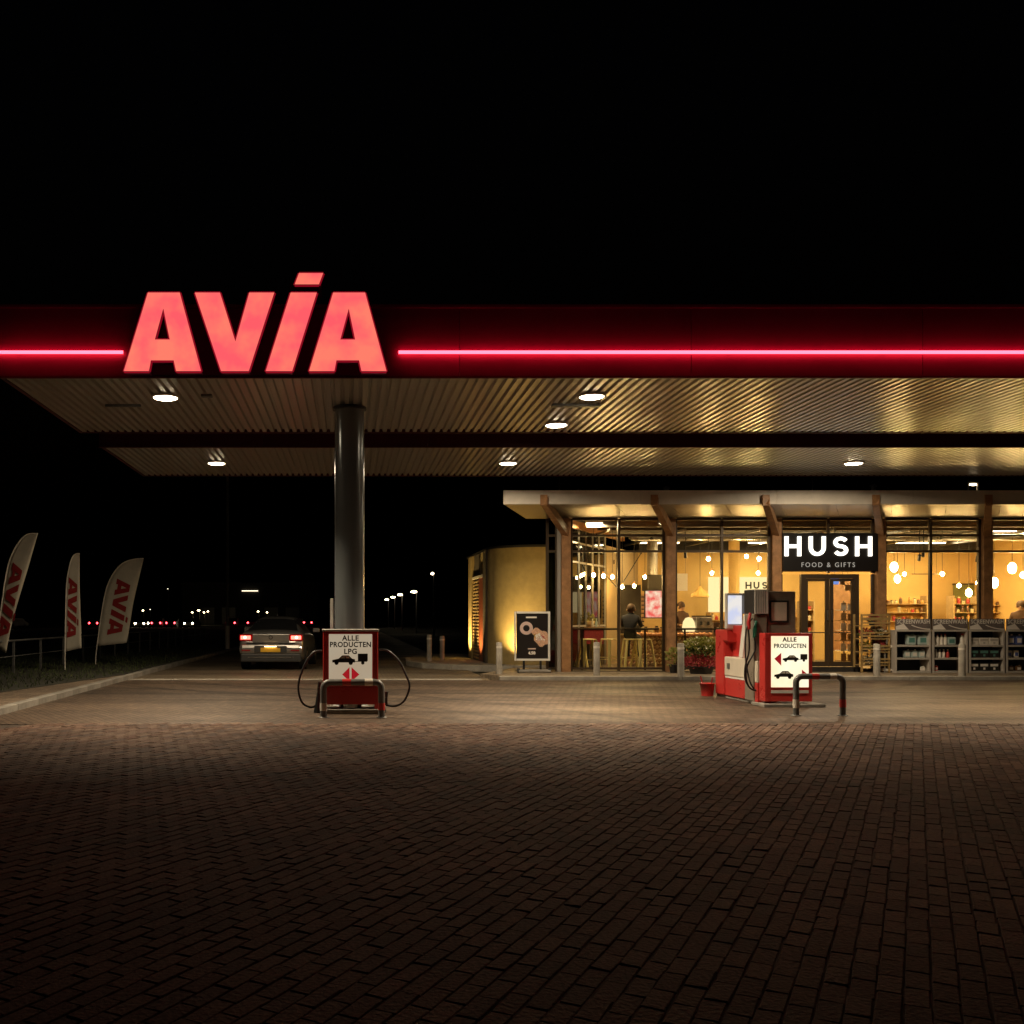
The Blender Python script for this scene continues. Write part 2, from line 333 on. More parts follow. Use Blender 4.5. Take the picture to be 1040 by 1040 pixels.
for k, (_, y, x, vis) in enumerate(cells):
    if k < 300:
        o = link('brick', variants[random.randrange(10)], fore)
        o.location = (x+random.gauss(0, .0015), y+random.gauss(0, .0025), random.uniform(-.0028, .0015)); o.rotation_euler = (0, 0, -A30 + random.gauss(0, .012))
    else:
        vs, fs = brick_geo(bl-.006-random.uniform(0, .004), bw-.005-random.uniform(0, .003), c=.004, jx=random.uniform(-.0022, .0022), jy=random.uniform(-.0022, .0022))
        n = len(fv); dz = random.uniform(-.0028, .0015)+(.0032 if y > 12.85 else 0); t = random.choice(tones); an_ = -A30+random.gauss(0, .014); ca, sa = cos(an_), sin(an_); x += random.gauss(0, .0018); y += random.gauss(0, .003)
        fv += [(x+a*ca-b*sa, y+a*sa+b*ca, c+dz) for a, b, c in vs]; ff += [tuple(q+n for q in f) for f in fs]; fc += [t]*len(vs)
me = bpy.data.meshes.new('brick_field'); me.from_pydata(fv, [], ff)
at = me.color_attributes.new('tone', 'FLOAT_COLOR', 'POINT'); at.data.foreach_set('color', [q for t in fc for q in (*t, 1)])
me.materials.append(BRK); bf = link('brick_field', me, fore); bf['kind'] = 'stuff'

slabm = paving('canopy paving', (.145, .10, .068), (.085, .058, .041), (.03, .022, .016), .20, .10, R(90)-A30, .58, .5, [(3.5, 27.5, 9.2, .11), (3.5, 27.5, 10.7, .11), (-9, 8, 12.6, .10), (-9, 8, 14.1, .10), (14, 30, 13.2, .12), (0, 300, 281.6, .13)])
cz = structure('canopy_paving', MB().slab([(-5.05, 13.0), (20, 13.0), (20, 22.25), (-5.05, 22.25)], -.05, .0), slabm)
def stone_row(parent, p0, p1, n, w, z0, z1, m, gap=.006):
    p0 = Vector(p0); p1 = Vector(p1); d = (p1-p0)/n; me = None
    L_ = d.length-gap; a = math.atan2(d.y, d.x)
    me = MB().box(-L_/2, L_/2, -w/2, w/2, z0, z1, .008).mesh('kerb_stone', m)
    for i in range(n):
        o = link('kerb_stone', me, parent); c = p0 + d*(i+.5); o.location = (c.x, c.y, random.uniform(-.002, .002)); o.rotation_euler = (0, 0, a)
pave = paving('pavement tiles', (.33, .26, .18), (.28, .22, .15), (.12, .09, .07), .3, .3, 0, .5, .35)
road = structure('road', MB().slab([(-5.05, 22.45), (3.2, 22.45), (3.2, 140), (-5.05, 140)], -.05, .0), paving('road paving', (.26, .205, .14), (.21, .165, .115), (.09, .07, .05), .2, .1, 0, .55, .5))
pv = structure('shop_pavement', MB().slab([(3.6, 22.45), (24, 22.45), (24, 36), (4.6, 36), (4.6, 27), (3.9, 25.2), (3.1, 23.4)], -.05, .08), pave)
stone_row(cz, (-5.0, 22.35, 0), (3.0, 22.35, 0), 8, .2, -.04, .022, M['concrete'])
stone_row(pv, (3.4, 22.36, 0), (24, 22.36, 0), 20, .17, -.04, .086, M['concrete'])
# verge with its kerb on the left
vg = structure('verge', MB().slab([(-40, -3), (-6.45, -3), (-6.3, 17), (-5.3, 23), (-5.25, 140), (-40, 140)], -.05, .09), M['soil'])
ps = structure('verge_paving', MB().slab([(-6.55, -3), (-5.2, -3), (-5.2, 23), (-5.4, 23), (-6.4, 17)], -.05, .078), paving('verge bricks', (.27, .2, .14), (.22, .165, .12), (.09, .07, .05), .2, .1, R(45), .6, .4))
stone_row(ps, (-5.12, 4, 0), (-5.12, 24, 0), 20, .16, -.04, .10, M['darkconc'])
stone_row(vg, (-5.14, 24, 0), (-5.14, 54, 0), 30, .16, -.04, .10, M['darkconc'])
gv, gf = [], []
for k in range(16000):
    y = random.uniform(12, 60) if k % 3 else random.uniform(16, 34)
    x = random.uniform(-14, -5.35)
    if x > -6.5 and y < 17+ (x+6.4)*6: continue
    h = random.uniform(.03, .10); a = random.uniform(0, pi); w = .012; l = random.uniform(-.05, .05)
    n = len(gv); gv += [(x-w*cos(a), y-w*sin(a), .085), (x+w*cos(a), y+w*sin(a), .085), (x+l, y+l*.5, .085+h)]; gf.append((n, n+1, n+2))
me = bpy.data.meshes.new('grass'); me.from_pydata(gv, [], gf); me.materials.append(M['grass'])
tag(link('grass', me), 'short dark grass on the verge under the white flags', 'grass', kind='stuff')
# kerbed island beside the annex
isl = [(1.75, 29.2), (2.1, 27.7), (2.8, 26.9), (4.4, 26.3), (6.5, 26.3), (6.5, 36), (2.6, 36), (1.9, 32)]
island = structure('annex_island', MB().slab(isl, -.05, .11), M['darkconc'])
for a, b in zip(isl[:4], isl[1:5]):
    stone_row(island, (*a, 0), (*b, 0), max(1, round((Vector(b)-Vector(a)).length/1.0)), .14, -.04, .14, M['concrete'])
o = stone_row(island, (1.9, 32, 0), (1.75, 29.2, 0), 3, .14, -.04, .14, M['concrete'])

# ================================================================ CANOPIES
CZ = 4.70; CT = 5.62; CXL = -4.8; CXR = 20.4
def rib_mesh(y0, y1):
    p = .1333; h = .05; n = 9; x = 0; pts = []
    for i in range(n):
        b = i*p; pts += [(b, 0), (b+.50*p, 0), (b+.60*p, h), (b+.90*p, h)]
    pts.append((n*p-.002, 0)); mb = MB()
    for a, b in zip(pts, pts[1:]):
        mb.add([(a[0], y0, a[1]), (b[0], y0, b[1]), (b[0], y1, b[1]), (a[0], y1, a[1])], [(0, 1, 2, 3)])
    return mb.mesh('ceiling_panel', M['rib']), n*p
def canopy(label, y0, y1, neon):
    fas = M['fascia'] if neon else M['fascia2']
    t = thing('station_canopy', label, 'canopy', (0, (y0+y1)/2, 0))
    yc = (y0+y1)/2; a, b = y0-yc, y1-yc
    me, w = rib_mesh(a+.06, b-.06); x = CXL+.06
    while x+w < CXR:
        o = link('ceiling_panel', me, t); o.location = (x, 0, CZ+.012); x += w
    part('roof', MB().box(CXL+.05, CXR-.05, a+.05, b-.05, CZ+.09, CT-.06), M['dark'], t)
    x = CXL; 
    n = 8; fw = (CXR-CXL)/n
    fm = MB().box(.004, fw-.004, a, a+.05, CZ, CT).mesh('fascia_panel', fas)
    fb = MB().box(.004, fw-.004, b-.05, b, CZ, CT).mesh('fascia_panel', M['fascia2'])
    for i in range(n):
        for q in (fm, fb):
            o = link('fascia_panel', q, t); o.location = (CXL+i*fw, 0, 0)
    part('side_fascia', MB().box(CXL-.004, CXL+.05, a+.052, b-.052, CZ, CT), M['fascia2'], t)
    part('top_trim', MB().box(CXL-.01, CXR, a-.02, a+.06, CT+.003, CT+.05), M['fascia'], t)
    part('bottom_trim', MB().box(CXL-.006, CXR, a-.012, a+.03, CZ-.03, CZ-.003), M['fascia2'], t)
    for cx in ((0, 11.6) if neon else (0, 17.4)):
        c = part('column', MB().cyl((cx, 0, 0), (cx, 0, CZ+.02), .235, n=40), M['column'], t)
        part('base_collar', MB().lathe([(.30, 0), (.30, .03), (.245, .05), (.24, .05)], (cx, 0, .004), 40), M['grey'], c)
        part('top_plate', MB().cyl((cx, 0, CZ-.03), (cx, 0, CZ+.012), .265, n=40), M['dark'], c)
    if neon:
        z = PZ(357, 13.31); y = a-.055
        for x0, x1 in ((CXL, PX(124, 13.3)), (PX(405, 13.3), CXR)):
            o = part('neon_tube', MB().cyl((x0, y, z), (x1, y, z), .023, n=10), M['g_neon'], t)
            k = x0+.3
            while k < x1:
                part('tube_clip', MB().box(k-.012, k+.012, y+.012, a, z-.012, z+.012), M['dark'], o); k += 2.1
    return t
canopy('front station canopy with red fascia, neon line and grey column', 13.40, 17.55, True)
canopy('rear station canopy with dark red fascia behind the gap', 18.86, 22.90, False)
def downlight(px, py, label, lit=True, w=None):
    Y = (CZ-H)*1000/(628-py); X = PX(px, Y)
    t = thing('canopy_light', label, 'ceiling light', (X, Y, CZ), group='round downlights under the canopies')
    part('rim', MB().lathe([(.205, .012), (.205, -.016), (.18, -.022), (.18, .0), (.0001, .0)], (0, 0, 0), 24), M['white'], t)
    part('lens', MB().lathe([(.176, -.004), (.15, -.03), (.0001, -.038)], (0, 0, 0), 24), M['g_down'], t)
    if lit:
        ld = bpy.data.lights.new('lamp', 'AREA'); ld.shape = 'DISK'; ld.size = .33; ld.energy = w or CANOPY_W*(1.25 if Y < 16 else .75 if Y < 18 else 1.3); ld.color = WARM; ld.spread = R(108 if Y < 18 else 168)
        l = bpy.data.objects.new('lamp', ld); C.objects.link(l); l.parent = t; l.location = (0, 0, -.05)
downlight(168, 403, 'glowing round canopy light left of the big red letters, front canopy')
downlight(601, 402, 'glowing round canopy light nearest the neon line, above the cafe')
downlight(565, 431, 'glowing round canopy light just before the dark red beam')
downlight(220, 470, 'glowing round canopy light at the left end of the rear canopy')
downlight(516, 470, 'glowing round canopy light of the rear canopy above the round annex')
downlight(867, 470, 'glowing round canopy light of the rear canopy above the entrance sign')
downlight(1096, 403, 'round canopy light beyond the right edge, front canopy')
downlight(1190, 470, 'round canopy light beyond the right edge, rear canopy')
def ceil_plate(px, py, w, d, label):
    Y = (CZ-H)*1000/(628-py)
    o = part('ceiling_hatch', MB().box(-w/2, w/2, -d/2, d/2, -.03, .008, .006), M['grey']); o.location = (PX(px, Y), Y, CZ-.004); tag(o, label, 'hatch')
ceil_plate(585, 411, .75, .12, 'flat metal strip on the ribbed ceiling between two lights')
ceil_plate(125, 411, .55, .05, 'thin dark strip on the ribbed ceiling by the left light')
ceil_plate(210, 401, .16, .10, 'small dark plate on the ribbed ceiling right of the left light')

# ---------------- AVIA sign
def stroke(mb, pts, w, y0, y1, cap=True):
    pts = [Vector((a, b)) for a, b in pts]; l, r = [], []
    for i, p in enumerate(pts):
        d = (pts[min(i+1, len(pts)-1)] - pts[max(i-1, 0)]).normalized(); nn = Vector((-d.y, d.x))*w/2; l.append(p+nn); r.append(p-nn)
    for i in range(len(pts)-1):
        q = [l[i], l[i+1], r[i+1], r[i]]
        mb.add([(v.x, y0, v.y) for v in q]+[(v.x, y1, v.y) for v in q], [(0,1,2,3), (7,6,5,4), (0,4,5,1), (2,6,7,3), (1,5,6,2), (3,7,4,0)])
LA = dict(cap=[[(372,92),(452,92),(411,133)], [(452,92),(506,290),(443,290),(437,263),(427,210),(411,133)], [(372,92),(411,133),(390,210),(380,263),(375,290),(311,290)], [(390,210),(427,210),(437,263),(380,263)]],
          loops=[[(372,92),(452,92),(506,290),(443,290),(437,263),(380,263),(375,290),(311,290)], [(411,133),(427,210),(390,210)]])
LV = dict(cap=[[(490,92),(553,92),(592,215),(592,290),(556,290)], [(627,92),(690,92),(626,290),(592,290),(592,215)]], loops=[[(490,92),(553,92),(592,215),(627,92),(690,92),(626,290),(556,290)]])
LI = dict(cap=[[(731,92),(797,92),(735,290),(668,290)]], loops=[[(731,92),(797,92),(735,290),(668,290)]])
LD = dict(cap=[[(752,43),(813,43),(802,72),(741,72)]], loops=[[(752,43),(813,43),(802,72),(741,72)]])
sh = lambda d, k: {q: [[(x+k, y) for x, y in p] for p in d[q]] for q in d}
AVIA = [('letter', LA), ('letter', LV), ('letter', LI), ('accent', LD), ('letter', sh(LA, 466))]
def letter_sides(mb, d, fn, y0, y1):
    for lp in d['loops']:
        n = len(lp); pts = [fn(*p) for p in lp]
        mb.add([(x, y0, z) for x, z in pts]+[(x, y1, z) for x, z in pts], [(i, (i+1) % n, n+(i+1) % n, n+i) for i in range(n)])
def letter_cap(mb, d, fn, y):
    for p in d['cap']: mb.add([(x, y, z) for x, z in (fn(*q) for q in p)], [tuple(range(len(p)))])
def grow(d, e):      # the painted halo stands slightly proud of the face outline
    return d
ys = 13.17
t = thing('illuminated_sign', 'large glowing red AVIA letters mounted on the canopy fascia', 'sign', (PX(260, ys), ys, PZ(378, ys)))
fn = lambda x, y: (PX(x/2.476, ys), PZ(260+y/2.476, ys))
for nm, d in AVIA:
    mb = MB(); letter_sides(mb, d, fn, ys-.012, ys+.20); letter_cap(mb, d, fn, ys+.20); l = part(nm, mb, M['fascia'], t, True)
    mb = MB(); letter_cap(mb, d, fn, ys); part('letter_face', mb, M['g_sign'], l, True)
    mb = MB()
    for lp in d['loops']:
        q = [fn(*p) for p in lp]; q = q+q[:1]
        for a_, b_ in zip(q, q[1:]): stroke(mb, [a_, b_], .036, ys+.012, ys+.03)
    part('painted_halo', mb, M['g_halo'], l, True)  # emissive outline added round each letter to draw its red glow halo
mb = MB().box(PX(128, ys), PX(392, ys), ys+.203, ys+.225, PZ(377, ys), PZ(318, ys)); part('backing', mb, M['fascia'], t, True)
for px in (295, 325): part('bracket', MB().box(PX(px, ys)-.02, PX(px, ys)+.02, ys+.06, ys+.10, PZ(300, ys), PZ(286, ys)), M['dark'], t, True)

# ---------------- text
def text_mesh(s, size, bold=0, ext=.002, space=1.0, wscale=1.0):
    cu = bpy.data.curves.new('t', 'FONT'); cu.body = s; cu.size = size; cu.offset = bold; cu.extrude = ext; cu.align_x = 'CENTER'; cu.space_character = space; cu.resolution_u = 3
    ob = bpy.data.objects.new('t', cu); C.objects.link(ob)
    bpy.context.view_layer.update(); me = bpy.data.meshes.new_from_object(ob.evaluated_get(bpy.context.evaluated_depsgraph_get()))
    bpy.data.objects.remove(ob); bpy.data.curves.remove(cu)
    for v in me.vertices: v.co = (v.co.x*wscale, -v.co.z, v.co.y)
    return me
def text(name, s, size, pos, m, parent, bold=0, space=1.0, wscale=1.0, rz=0):
    me = text_mesh(s, size, bold, .0025, space, wscale); me.materials.append(m); me.name = name
    o = link(name, me, parent); o.location = Vector(pos) - (root_loc(parent) if parent else Vector()); o.rotation_euler = (0, 0, rz); return o

def car_pictogram(name, x0, z0, w, y, m, parent, van=False):
    u = w/100
    o = part(name, MB().prism([(x0+a*u, z0+b*u) for a, b in ((0,8),(0,18),(26,24),(38,38),(66,38),(82,24),(100,22),(100,8))], y-.003, y), m, parent, True)
    return o

# ================================================================ LPG UNIT
Y = 14.4; X0, X1 = PX(328, Y), PX(384, Y); zt = PZ(640, Y)
t = thing('lpg_dispenser', 'red and white gas dispenser box reading ALLE PRODUCTEN LPG before the column', 'fuel dispenser', (PX(356, Y), Y+.2, .004))
part('cabinet', MB().box(X0, X1, Y, Y+.42, .40, zt-.02, .012), M['red'], t, True)
part('top_cap', MB().box(X0-.012, X1+.012, Y-.012, Y+.435, zt-.018, zt+.012, .006), M['white'], t, True)
fp = part('front_panel', MB().box(PX(334, Y), PX(378, Y), Y-.012, Y-.002, PZ(694, Y), PZ(644, Y), .003), M['g_lpg'], t, True)
yt = Y-.0155
text('lettering', 'ALLE', .105, (PX(356, Y), yt, PZ(650.5, Y)), M['ink'], fp, .003, 1.1)
text('lettering', 'PRODUCTEN', .105, (PX(356, Y), yt, PZ(657, Y)), M['ink'], fp, .003, 1.08, .92)
text('lettering', 'LPG', .105, (PX(356, Y), yt, PZ(664, Y)), M['ink'], fp, .003, 1.1)
def car_trailer(p, xc, zc, w, y, m, flip=False, trailer=True):
    u = w/100; s = -1 if flip else 1
    q = lambda pts: [(xc+s*a*u, zc+b*u) for a, b in pts]
    mb = MB().prism(q([(-50,2),(-50,9),(-32,13),(-22,22),(-4,22),(6,13),(14,11),(14,2)]), y-.003, y)
    for a in (-38, 2): mb.cyl((xc+s*a*u, y-.003, zc+1*u), (xc+s*a*u, y, zc+1*u), 6*u, n=12)
    if trailer:
        mb.prism(q([(22,6),(22,27),(50,27),(50,6)]), y-.003, y); mb.prism(q([(14,4),(14,6),(48,6),(48,4)]), y-.003, y-.0005); mb.cyl((xc+s*36*u, y-.003, zc+1*u), (xc+s*36*u, y, zc+1*u), 5*u, n=12)
    part('vehicle_symbol', mb, m, p, True)
    part('vehicle_symbol_window', MB().prism(q([(-28,13.5),(-20,20),(-13,20),(-13,13.5)]), y-.0045, y-.0032).prism(q([(-11,13.5),(-11,20),(-5,20),(2,13.5)]), y-.0045, y-.0032), M['panel'], p, True)
car_trailer(fp, PX(355.5, Y), PZ(673.5, Y), 36*Y/1000, yt+.002, M['ink'])
part('arrow', MB().prism([(PX(347.5, Y), PZ(685, Y)), (PX(355, Y), PZ(677.5, Y)), (PX(355, Y), PZ(692, Y))], yt-.001, yt+.002), M['g_arrow'], fp, True)
part('arrow', MB().prism([(PX(365, Y), PZ(685, Y)), (PX(357, Y), PZ(677.5, Y)), (PX(357, Y), PZ(692, Y))], yt-.001, yt+.002), M['g_arrow'], fp, True)
part('lower_panel', MB().box(X0+.04, X1-.04, Y+.015, Y+.40, .14, .395, .008), M['red'], t, True)
part('frame_leg', MB().box(X0, X0+.05, Y, Y+.42, .02, .398), M['red'], t, True); part('frame_leg', MB().box(X1-.05, X1, Y, Y+.42, .02, .398), M['red'], t, True)
part('base', MB().box(X0-.02, X1+.02, Y-.06, Y+.5, .0, .075, .01), M['darkconc'], t, True)
part('valve_drum', MB().cyl((PX(356, Y), Y+.2, .08), (PX(356, Y), Y+.2, .138), .17, n=20), M['steel'], t, True)
def smooth(pts, n=6):
    pts = [Vector(p) for p in pts]; out = []
    for i in range(len(pts)-1):
        a, b, c, d = pts[max(i-1, 0)], pts[i], pts[i+1], pts[min(i+2, len(pts)-1)]
        for k in range(n):
            s = k/n; out.append(.5*((2*b)+(c-a)*s+(2*a-5*b+4*c-d)*s*s+(3*b-a-3*c+d)*s**3))
    return out+[pts[-1]]
Yh = Y+.2
for pts in ([(327,661),(318,663),(309,676),(303,696),(306,712),(314,718),(321,716),(324,706)], [(385,660),(394,661),(405,671),(412,685),(416,697),(411,711),(402,717),(392,716)]):
    h = part('hose', MB().tube(smooth([P(a, b, Yh) for a, b in pts]), .016), M['black'], t, True)
    e = P(*pts[-1], Yh); part('nozzle', MB().tube([e, e+Vector((0, 0, .10)), e+Vector((0.01, -.02, .2))], .026, 10).box(e.x-.018, e.x+.018, e.y-.07, e.y-.01, e.z+.02, e.z+.12), M['dark'], h, True)
for s, a in ((-1, 322), (1, 389)):
    part('hose_boot', MB().cyl((PX(a, Yh), Yh, 0.0), (PX(a, Yh)-s*.03, Yh, .30), .05, .03, n=12), M['black'], t, True)
o = part('white_post', MB().box(PX(337, 15)-.022, PX(337, 15)+.022, 14.96, 15.0, 0, PZ(608, 15), .006), M['white']); o.location.z = .004; tag(o, 'slim white post standing left of the grey column behind the dispenser', 'post')

def barrier(xl, xr, Yb, ztop, r, label):
    t = thing('crash_barrier', label, 'barrier', ((xl+xr)/2, Yb, 0), group='tubular crash barriers')
    w = (xr-xl)/2; k = .09
    arc = lambda cx, s: [(cx - s*k*cos(a)*0 + s*(-k+k*(1-cos(a))) , 0, ztop-k+k*sin(a)) for a in (0, .4, .8, 1.2, pi/2)]
    pts = [(-w, 0, 0), (-w, 0, ztop-k)] + [(-w+k*(1-cos(a)), 0, ztop-k+k*sin(a)) for a in (.3, .6, .9, 1.2, pi/2)] + [(w-k+k*sin(a), 0, ztop-k+k*cos(a)) for a in (0, .35, .65, .95, 1.25, pi/2)] + [(w, 0, 0)]
    part('tube', MB().tube(pts, r, 16), M['grey'], t)
    for a, b in (((-w*.35, 0, ztop), (-w*.05, 0, ztop)), ((w, 0, ztop*.22), (w, 0, ztop*.42))):
        part('red_band', MB().cyl(a, b, r+.003, n=16), M['red'], t)
    for a, b in (((w*.42, 0, ztop), (w*.70, 0, ztop)), ((-w, 0, ztop*.2), (-w, 0, ztop*.42))):
        part('pale_band', MB().cyl(a, b, r+.003, n=16), M['roofwhite'], t)
    for x in (-w, w): part('foot', MB().lathe([(r+.03, 0), (r+.03, .008), (r, .012)], (x, 0, .004), 16), M['grey'], t)
barrier(PX(328.5, 13.86), PX(387.5, 13.86), 13.86, 36*13.86/1000, .047, 'grey tube barrier with red bands before the gas dispenser')
barrier(PX(808.5, 14.14), PX(856, 14.14), 14.14, 40*14.14/1000, .042, 'grey tube barrier with red bands before the lit fuel dispenser')

# ================================================================ FUEL DISPENSER
t = thing('fuel_dispenser', 'large red, white and steel fuel dispenser with lit sign ALLE PRODUCTEN', 'fuel dispenser', (6.95, 16.6, .004))
Y = 15.6
sb = part('sign_box', MB().box(6.58, 7.335, Y, Y+.22, .08, PZ(643, Y), .012), M['red'], t, True)
fp = part('sign_panel', MB().box(PX(783, Y), PX(821, Y), Y-.012, Y-.002, PZ(698, Y), PZ(646, Y), .003), M['g_litsign'], sb, True)
yt = Y-.0155
text('lettering', 'ALLE', .095, (PX(801.5, Y), yt, PZ(651.5, Y)), M['ink'], sb, .003, 1.1)
text('lettering', 'PRODUCTEN', .095, (PX(802, Y), yt, PZ(658, Y)), M['ink'], sb, .002, 1.05, .88)
part('arrow', MB().prism([(PX(786, Y), PZ(669, Y)), (PX(793, Y), PZ(663, Y)), (PX(793, Y), PZ(676, Y))], yt-.001, yt+.002), M['g_arrow'], sb, True)
car_trailer(sb, PX(807, Y), PZ(671, Y), 25*Y/1000, yt+.002, M['ink'])
part('arrow', MB().prism([(PX(820, Y), PZ(685, Y)), (PX(814, Y), PZ(680, Y)), (PX(814, Y), PZ(690, Y))], yt-.001, yt+.002), M['g_arrow'], sb, True)
car_trailer(sb, PX(801, Y), PZ(688, Y), 30*Y/1000, yt+.002, M['ink'], trailer=False)
part('white_stripe', MB().box(PX(783, Y), PX(821, Y), Y-.010, Y-.001, PZ(704, Y), PZ(701, Y)), M['white'], sb, True)
part('base_plate', MB().box(PX(773, Y), PX(835, Y), Y-.12, Y+.4, 0, .05, .008), M['darkconc'], t, True)
part('plinth', MB().box(6.62, 7.3, Y+.42, 17.75, 0, .05, .008), M['darkconc'], t, True)
# hose column
hc = part('hose_column', MB().box(6.565, 6.775, 15.98, 16.36, .05, 1.47, .01), M['pump'], t, True)
part('column_head', MB().box(6.56, 6.785, 15.965, 16.38, 1.475, 1.87, .012), M['dark'], hc, True); part('head_plate', MB().box(6.562, 6.783, 15.952, 15.963, 1.478, 1.868), M['white'], hc, True)
for i in range(6): part('groove', MB().box(6.585+i*.03, 6.591+i*.03, 15.948, 15.951, 1.49, 1.85), M['grey'], hc, True)
cab = part('cabinet', MB().box(6.79, 7.26, 16.02, 16.95, .55, 1.84, .015), M['pump'], t, True)
part('painted_window_reflection', MB().box(6.86, 7.11, 16.006, 16.018, 1.36, 1.66, .004), M['cream'], cab, True)  # cream paint stands in for the reflection on this window
part('window_rim', MB().box(6.83, 6.858, 16.004, 16.018, 1.33, 1.69).box(7.112, 7.14, 16.004, 16.018, 1.33, 1.69).box(6.858, 7.112, 16.004, 16.018, 1.662, 1.69).box(6.858, 7.112, 16.004, 16.018, 1.33, 1.358), M['dark'], cab, True)
lc = part('lower_cabinet', MB().box(6.60, 7.30, 16.40, 17.30, .05, .36, .012), M['red'], t, True)
uc = part('white_cabinet', MB().box(6.585, 7.30, 16.40, 17.30, .40, .73, .015), M['cream'], t, True)
part('stripe', MB().box(6.597, 7.29, 16.405, 17.295, .363, .397), M['white'], uc, True)
part('badge', MB().box(6.578, 6.584, 17.05, 17.17, .52, .62), M['grey'], uc, True)
part('right_lower_cabinet', MB().box(6.575, 6.80, 15.86, 15.975, .05, .36, .008), M['red'], t, True)
part('right_white_cabinet', MB().box(6.57, 6.80, 15.86, 15.975, .365, .71, .008), M['cream'], t, True)
part('back_panel', MB().box(6.72, 6.785, 16.42, 17.28, .735, 1.28, .008), M['red'], t, True)
part('white_upright', MB().prism([(6.62, .735), (6.75, .735), (6.79, 1.46), (6.70, 1.46)], 16.60, 16.75), M['white'], t, True)
tw = part('end_tower', MB().box(6.58, 7.28, 17.32, 17.72, .05, 1.20, .02), M['red'], t, True)
part('tower_brow', MB().prism([(6.56, 1.19), (6.95, 1.05), (6.95, 1.0), (6.60, .98), (6.56, 1.02)], 17.10, 17.318), M['red'], tw, True)
sc = part('display', MB().box(6.60, 6.89, 17.24, 17.34, 1.215, 1.84, .015), M['white'], t, True)
part('screen', MB().box(6.625, 6.865, 17.232, 17.239, 1.30, 1.80), M['g_screen'], sc, True)
part('card_reader', MB().box(6.86, 7.0, 17.05, 17.2, 1.48, 1.84, .01), M['dark'], t, True)
nzc = [(766, 640, 'green_nozzle', mat('green grip', (.01, .12, .07), .4)), (760, 632, 'red_nozzle', M['redink'])]
for k, (a, b, nm, m_) in enumerate(nzc):
    Yn = 15.93; p = P(a, b, Yn)
    h = part('hose', MB().tube(smooth([p+Vector((0, 0, -.10)), P(a+1, 660, Yn), P(759-k*2, 676, Yn), P(758-k, 690, Yn), P(762, 699, Yn), P(769, 701, Yn), P(774, 698, Yn+.04)]), .014), M['black'], t, True)
    part('nozzle', MB().tube([p+Vector((0, 0, -.12)), p, p+Vector((.03, .02, .10)), p+Vector((.05, .05, .14))], .024, 10).box(p.x-.02, p.x+.02, p.y-.055, p.y-.02, p.z-.11, p.z+.04, .006), m_, h, True)
part('hanging_hose', MB().tube(smooth([P(764, 628, 15.94), P(758, 640, 15.92), P(757, 665, 15.9), P(761, 690, 15.92), P(766, 700, 15.95)]), .012), M['black'], t, True)
# red bucket
o = thing('bucket', 'small red squeegee bucket on the ground beside the fuel dispenser', 'bucket', (6.45, 17.75, .004))
part('tub', MB().lathe([(.10, 0), (.13, .22), (.137, .22), (.137, .23), (.122, .23), (.095, .015), (.0001, .012)], n=4*5), M['red'], o)
part('squeegee_handle', MB().cyl((-.04, 0, .02), (-.13, -.02, .36), .011, n=8), M['redink'], o); part('squeegee_handle', MB().cyl((.05, .02, .02), (.10, .02, .33), .011, n=8), M['redink'], o)

# ================================================================ SHOP
G = 24.4; FZ = .08
shop = thing('shop_building', 'glass fronted shop with timber posts, white roof edge and warm light', 'building', (10, G, FZ))
SK = .577
postx = [PX(p, G) for p in (574, 680, 787, 892.5, 1000.5)]; postx.append(postx[-1]+2.59)
XR = 19.6
# floor, walls, ceiling
pl = [(postx[0]-.05, G-.05), (XR, G-.05), (XR, 31.2), (9.05, 31.2), (7.18, 27.75)]
part('floor', MB().slab(pl, FZ-.03, FZ+.02), M['tile'], shop, True)
part('back_wall', MB().box(9.0, XR, 31.0, 31.15, FZ, 3.50), M['wall'], shop, True)
part('bulkhead', MB().box(9.0, XR, 30.6, 30.98, 3.504, 4.02), M['void'], shop, True)
part('right_wall', MB().box(XR-.02, XR+.12, G, 31.0, FZ, 4.0), M['wall'], shop, True)
mb = MB(); d = Vector((9.02-7.2, 31.0-27.8, 0)); mb.bar((7.2, 27.8, 1.75), (9.02, 31.0, 1.75), .12, 3.4); part('slanted_wall', mb, M['beige'], shop, True)
part('ceiling', MB().slab([(4.9, G+.02), (XR, G+.02), (XR, 31.1), (9.1, 31.1)], 4.03, 4.08), M['void'], shop, True)
part('plywood_ceiling', MB().slab([(5.2, G+.06), (8.4, G+.06), (6.9, 26.4), (6.35, 26.4)], 3.99, 4.028), M['ply'], shop, True)
for i, bx in enumerate(postx[1:5]):
    part('plywood_ceiling', MB().slab([(bx+.1, G+.06), (bx+1.5, G+.06), (bx+.3, 25.3), (bx+.1, 25.3)], 3.99, 4.028), M['ply'], shop, True)
for i in range(6):
    yb = 25.2+i*.95
    part('ceiling_beam', MB().box(5.4+SK*(yb-G)+.2, XR-.1, yb, yb+.12, 3.74, 3.99), M['frame'] if i % 2 else M['greyframe'], shop, True)
for i in range(7):
    xb = 6.6+i*1.9
    part('cable_tray', MB().box(xb, xb+.05, 25.0, 30.5, 3.62, 3.68), M['steel'], shop, True)
part('duct', MB().cyl((7.5, 26.2, 3.55), (XR-.2, 26.2, 3.55), .09, n=12), M['steel'], shop, True)
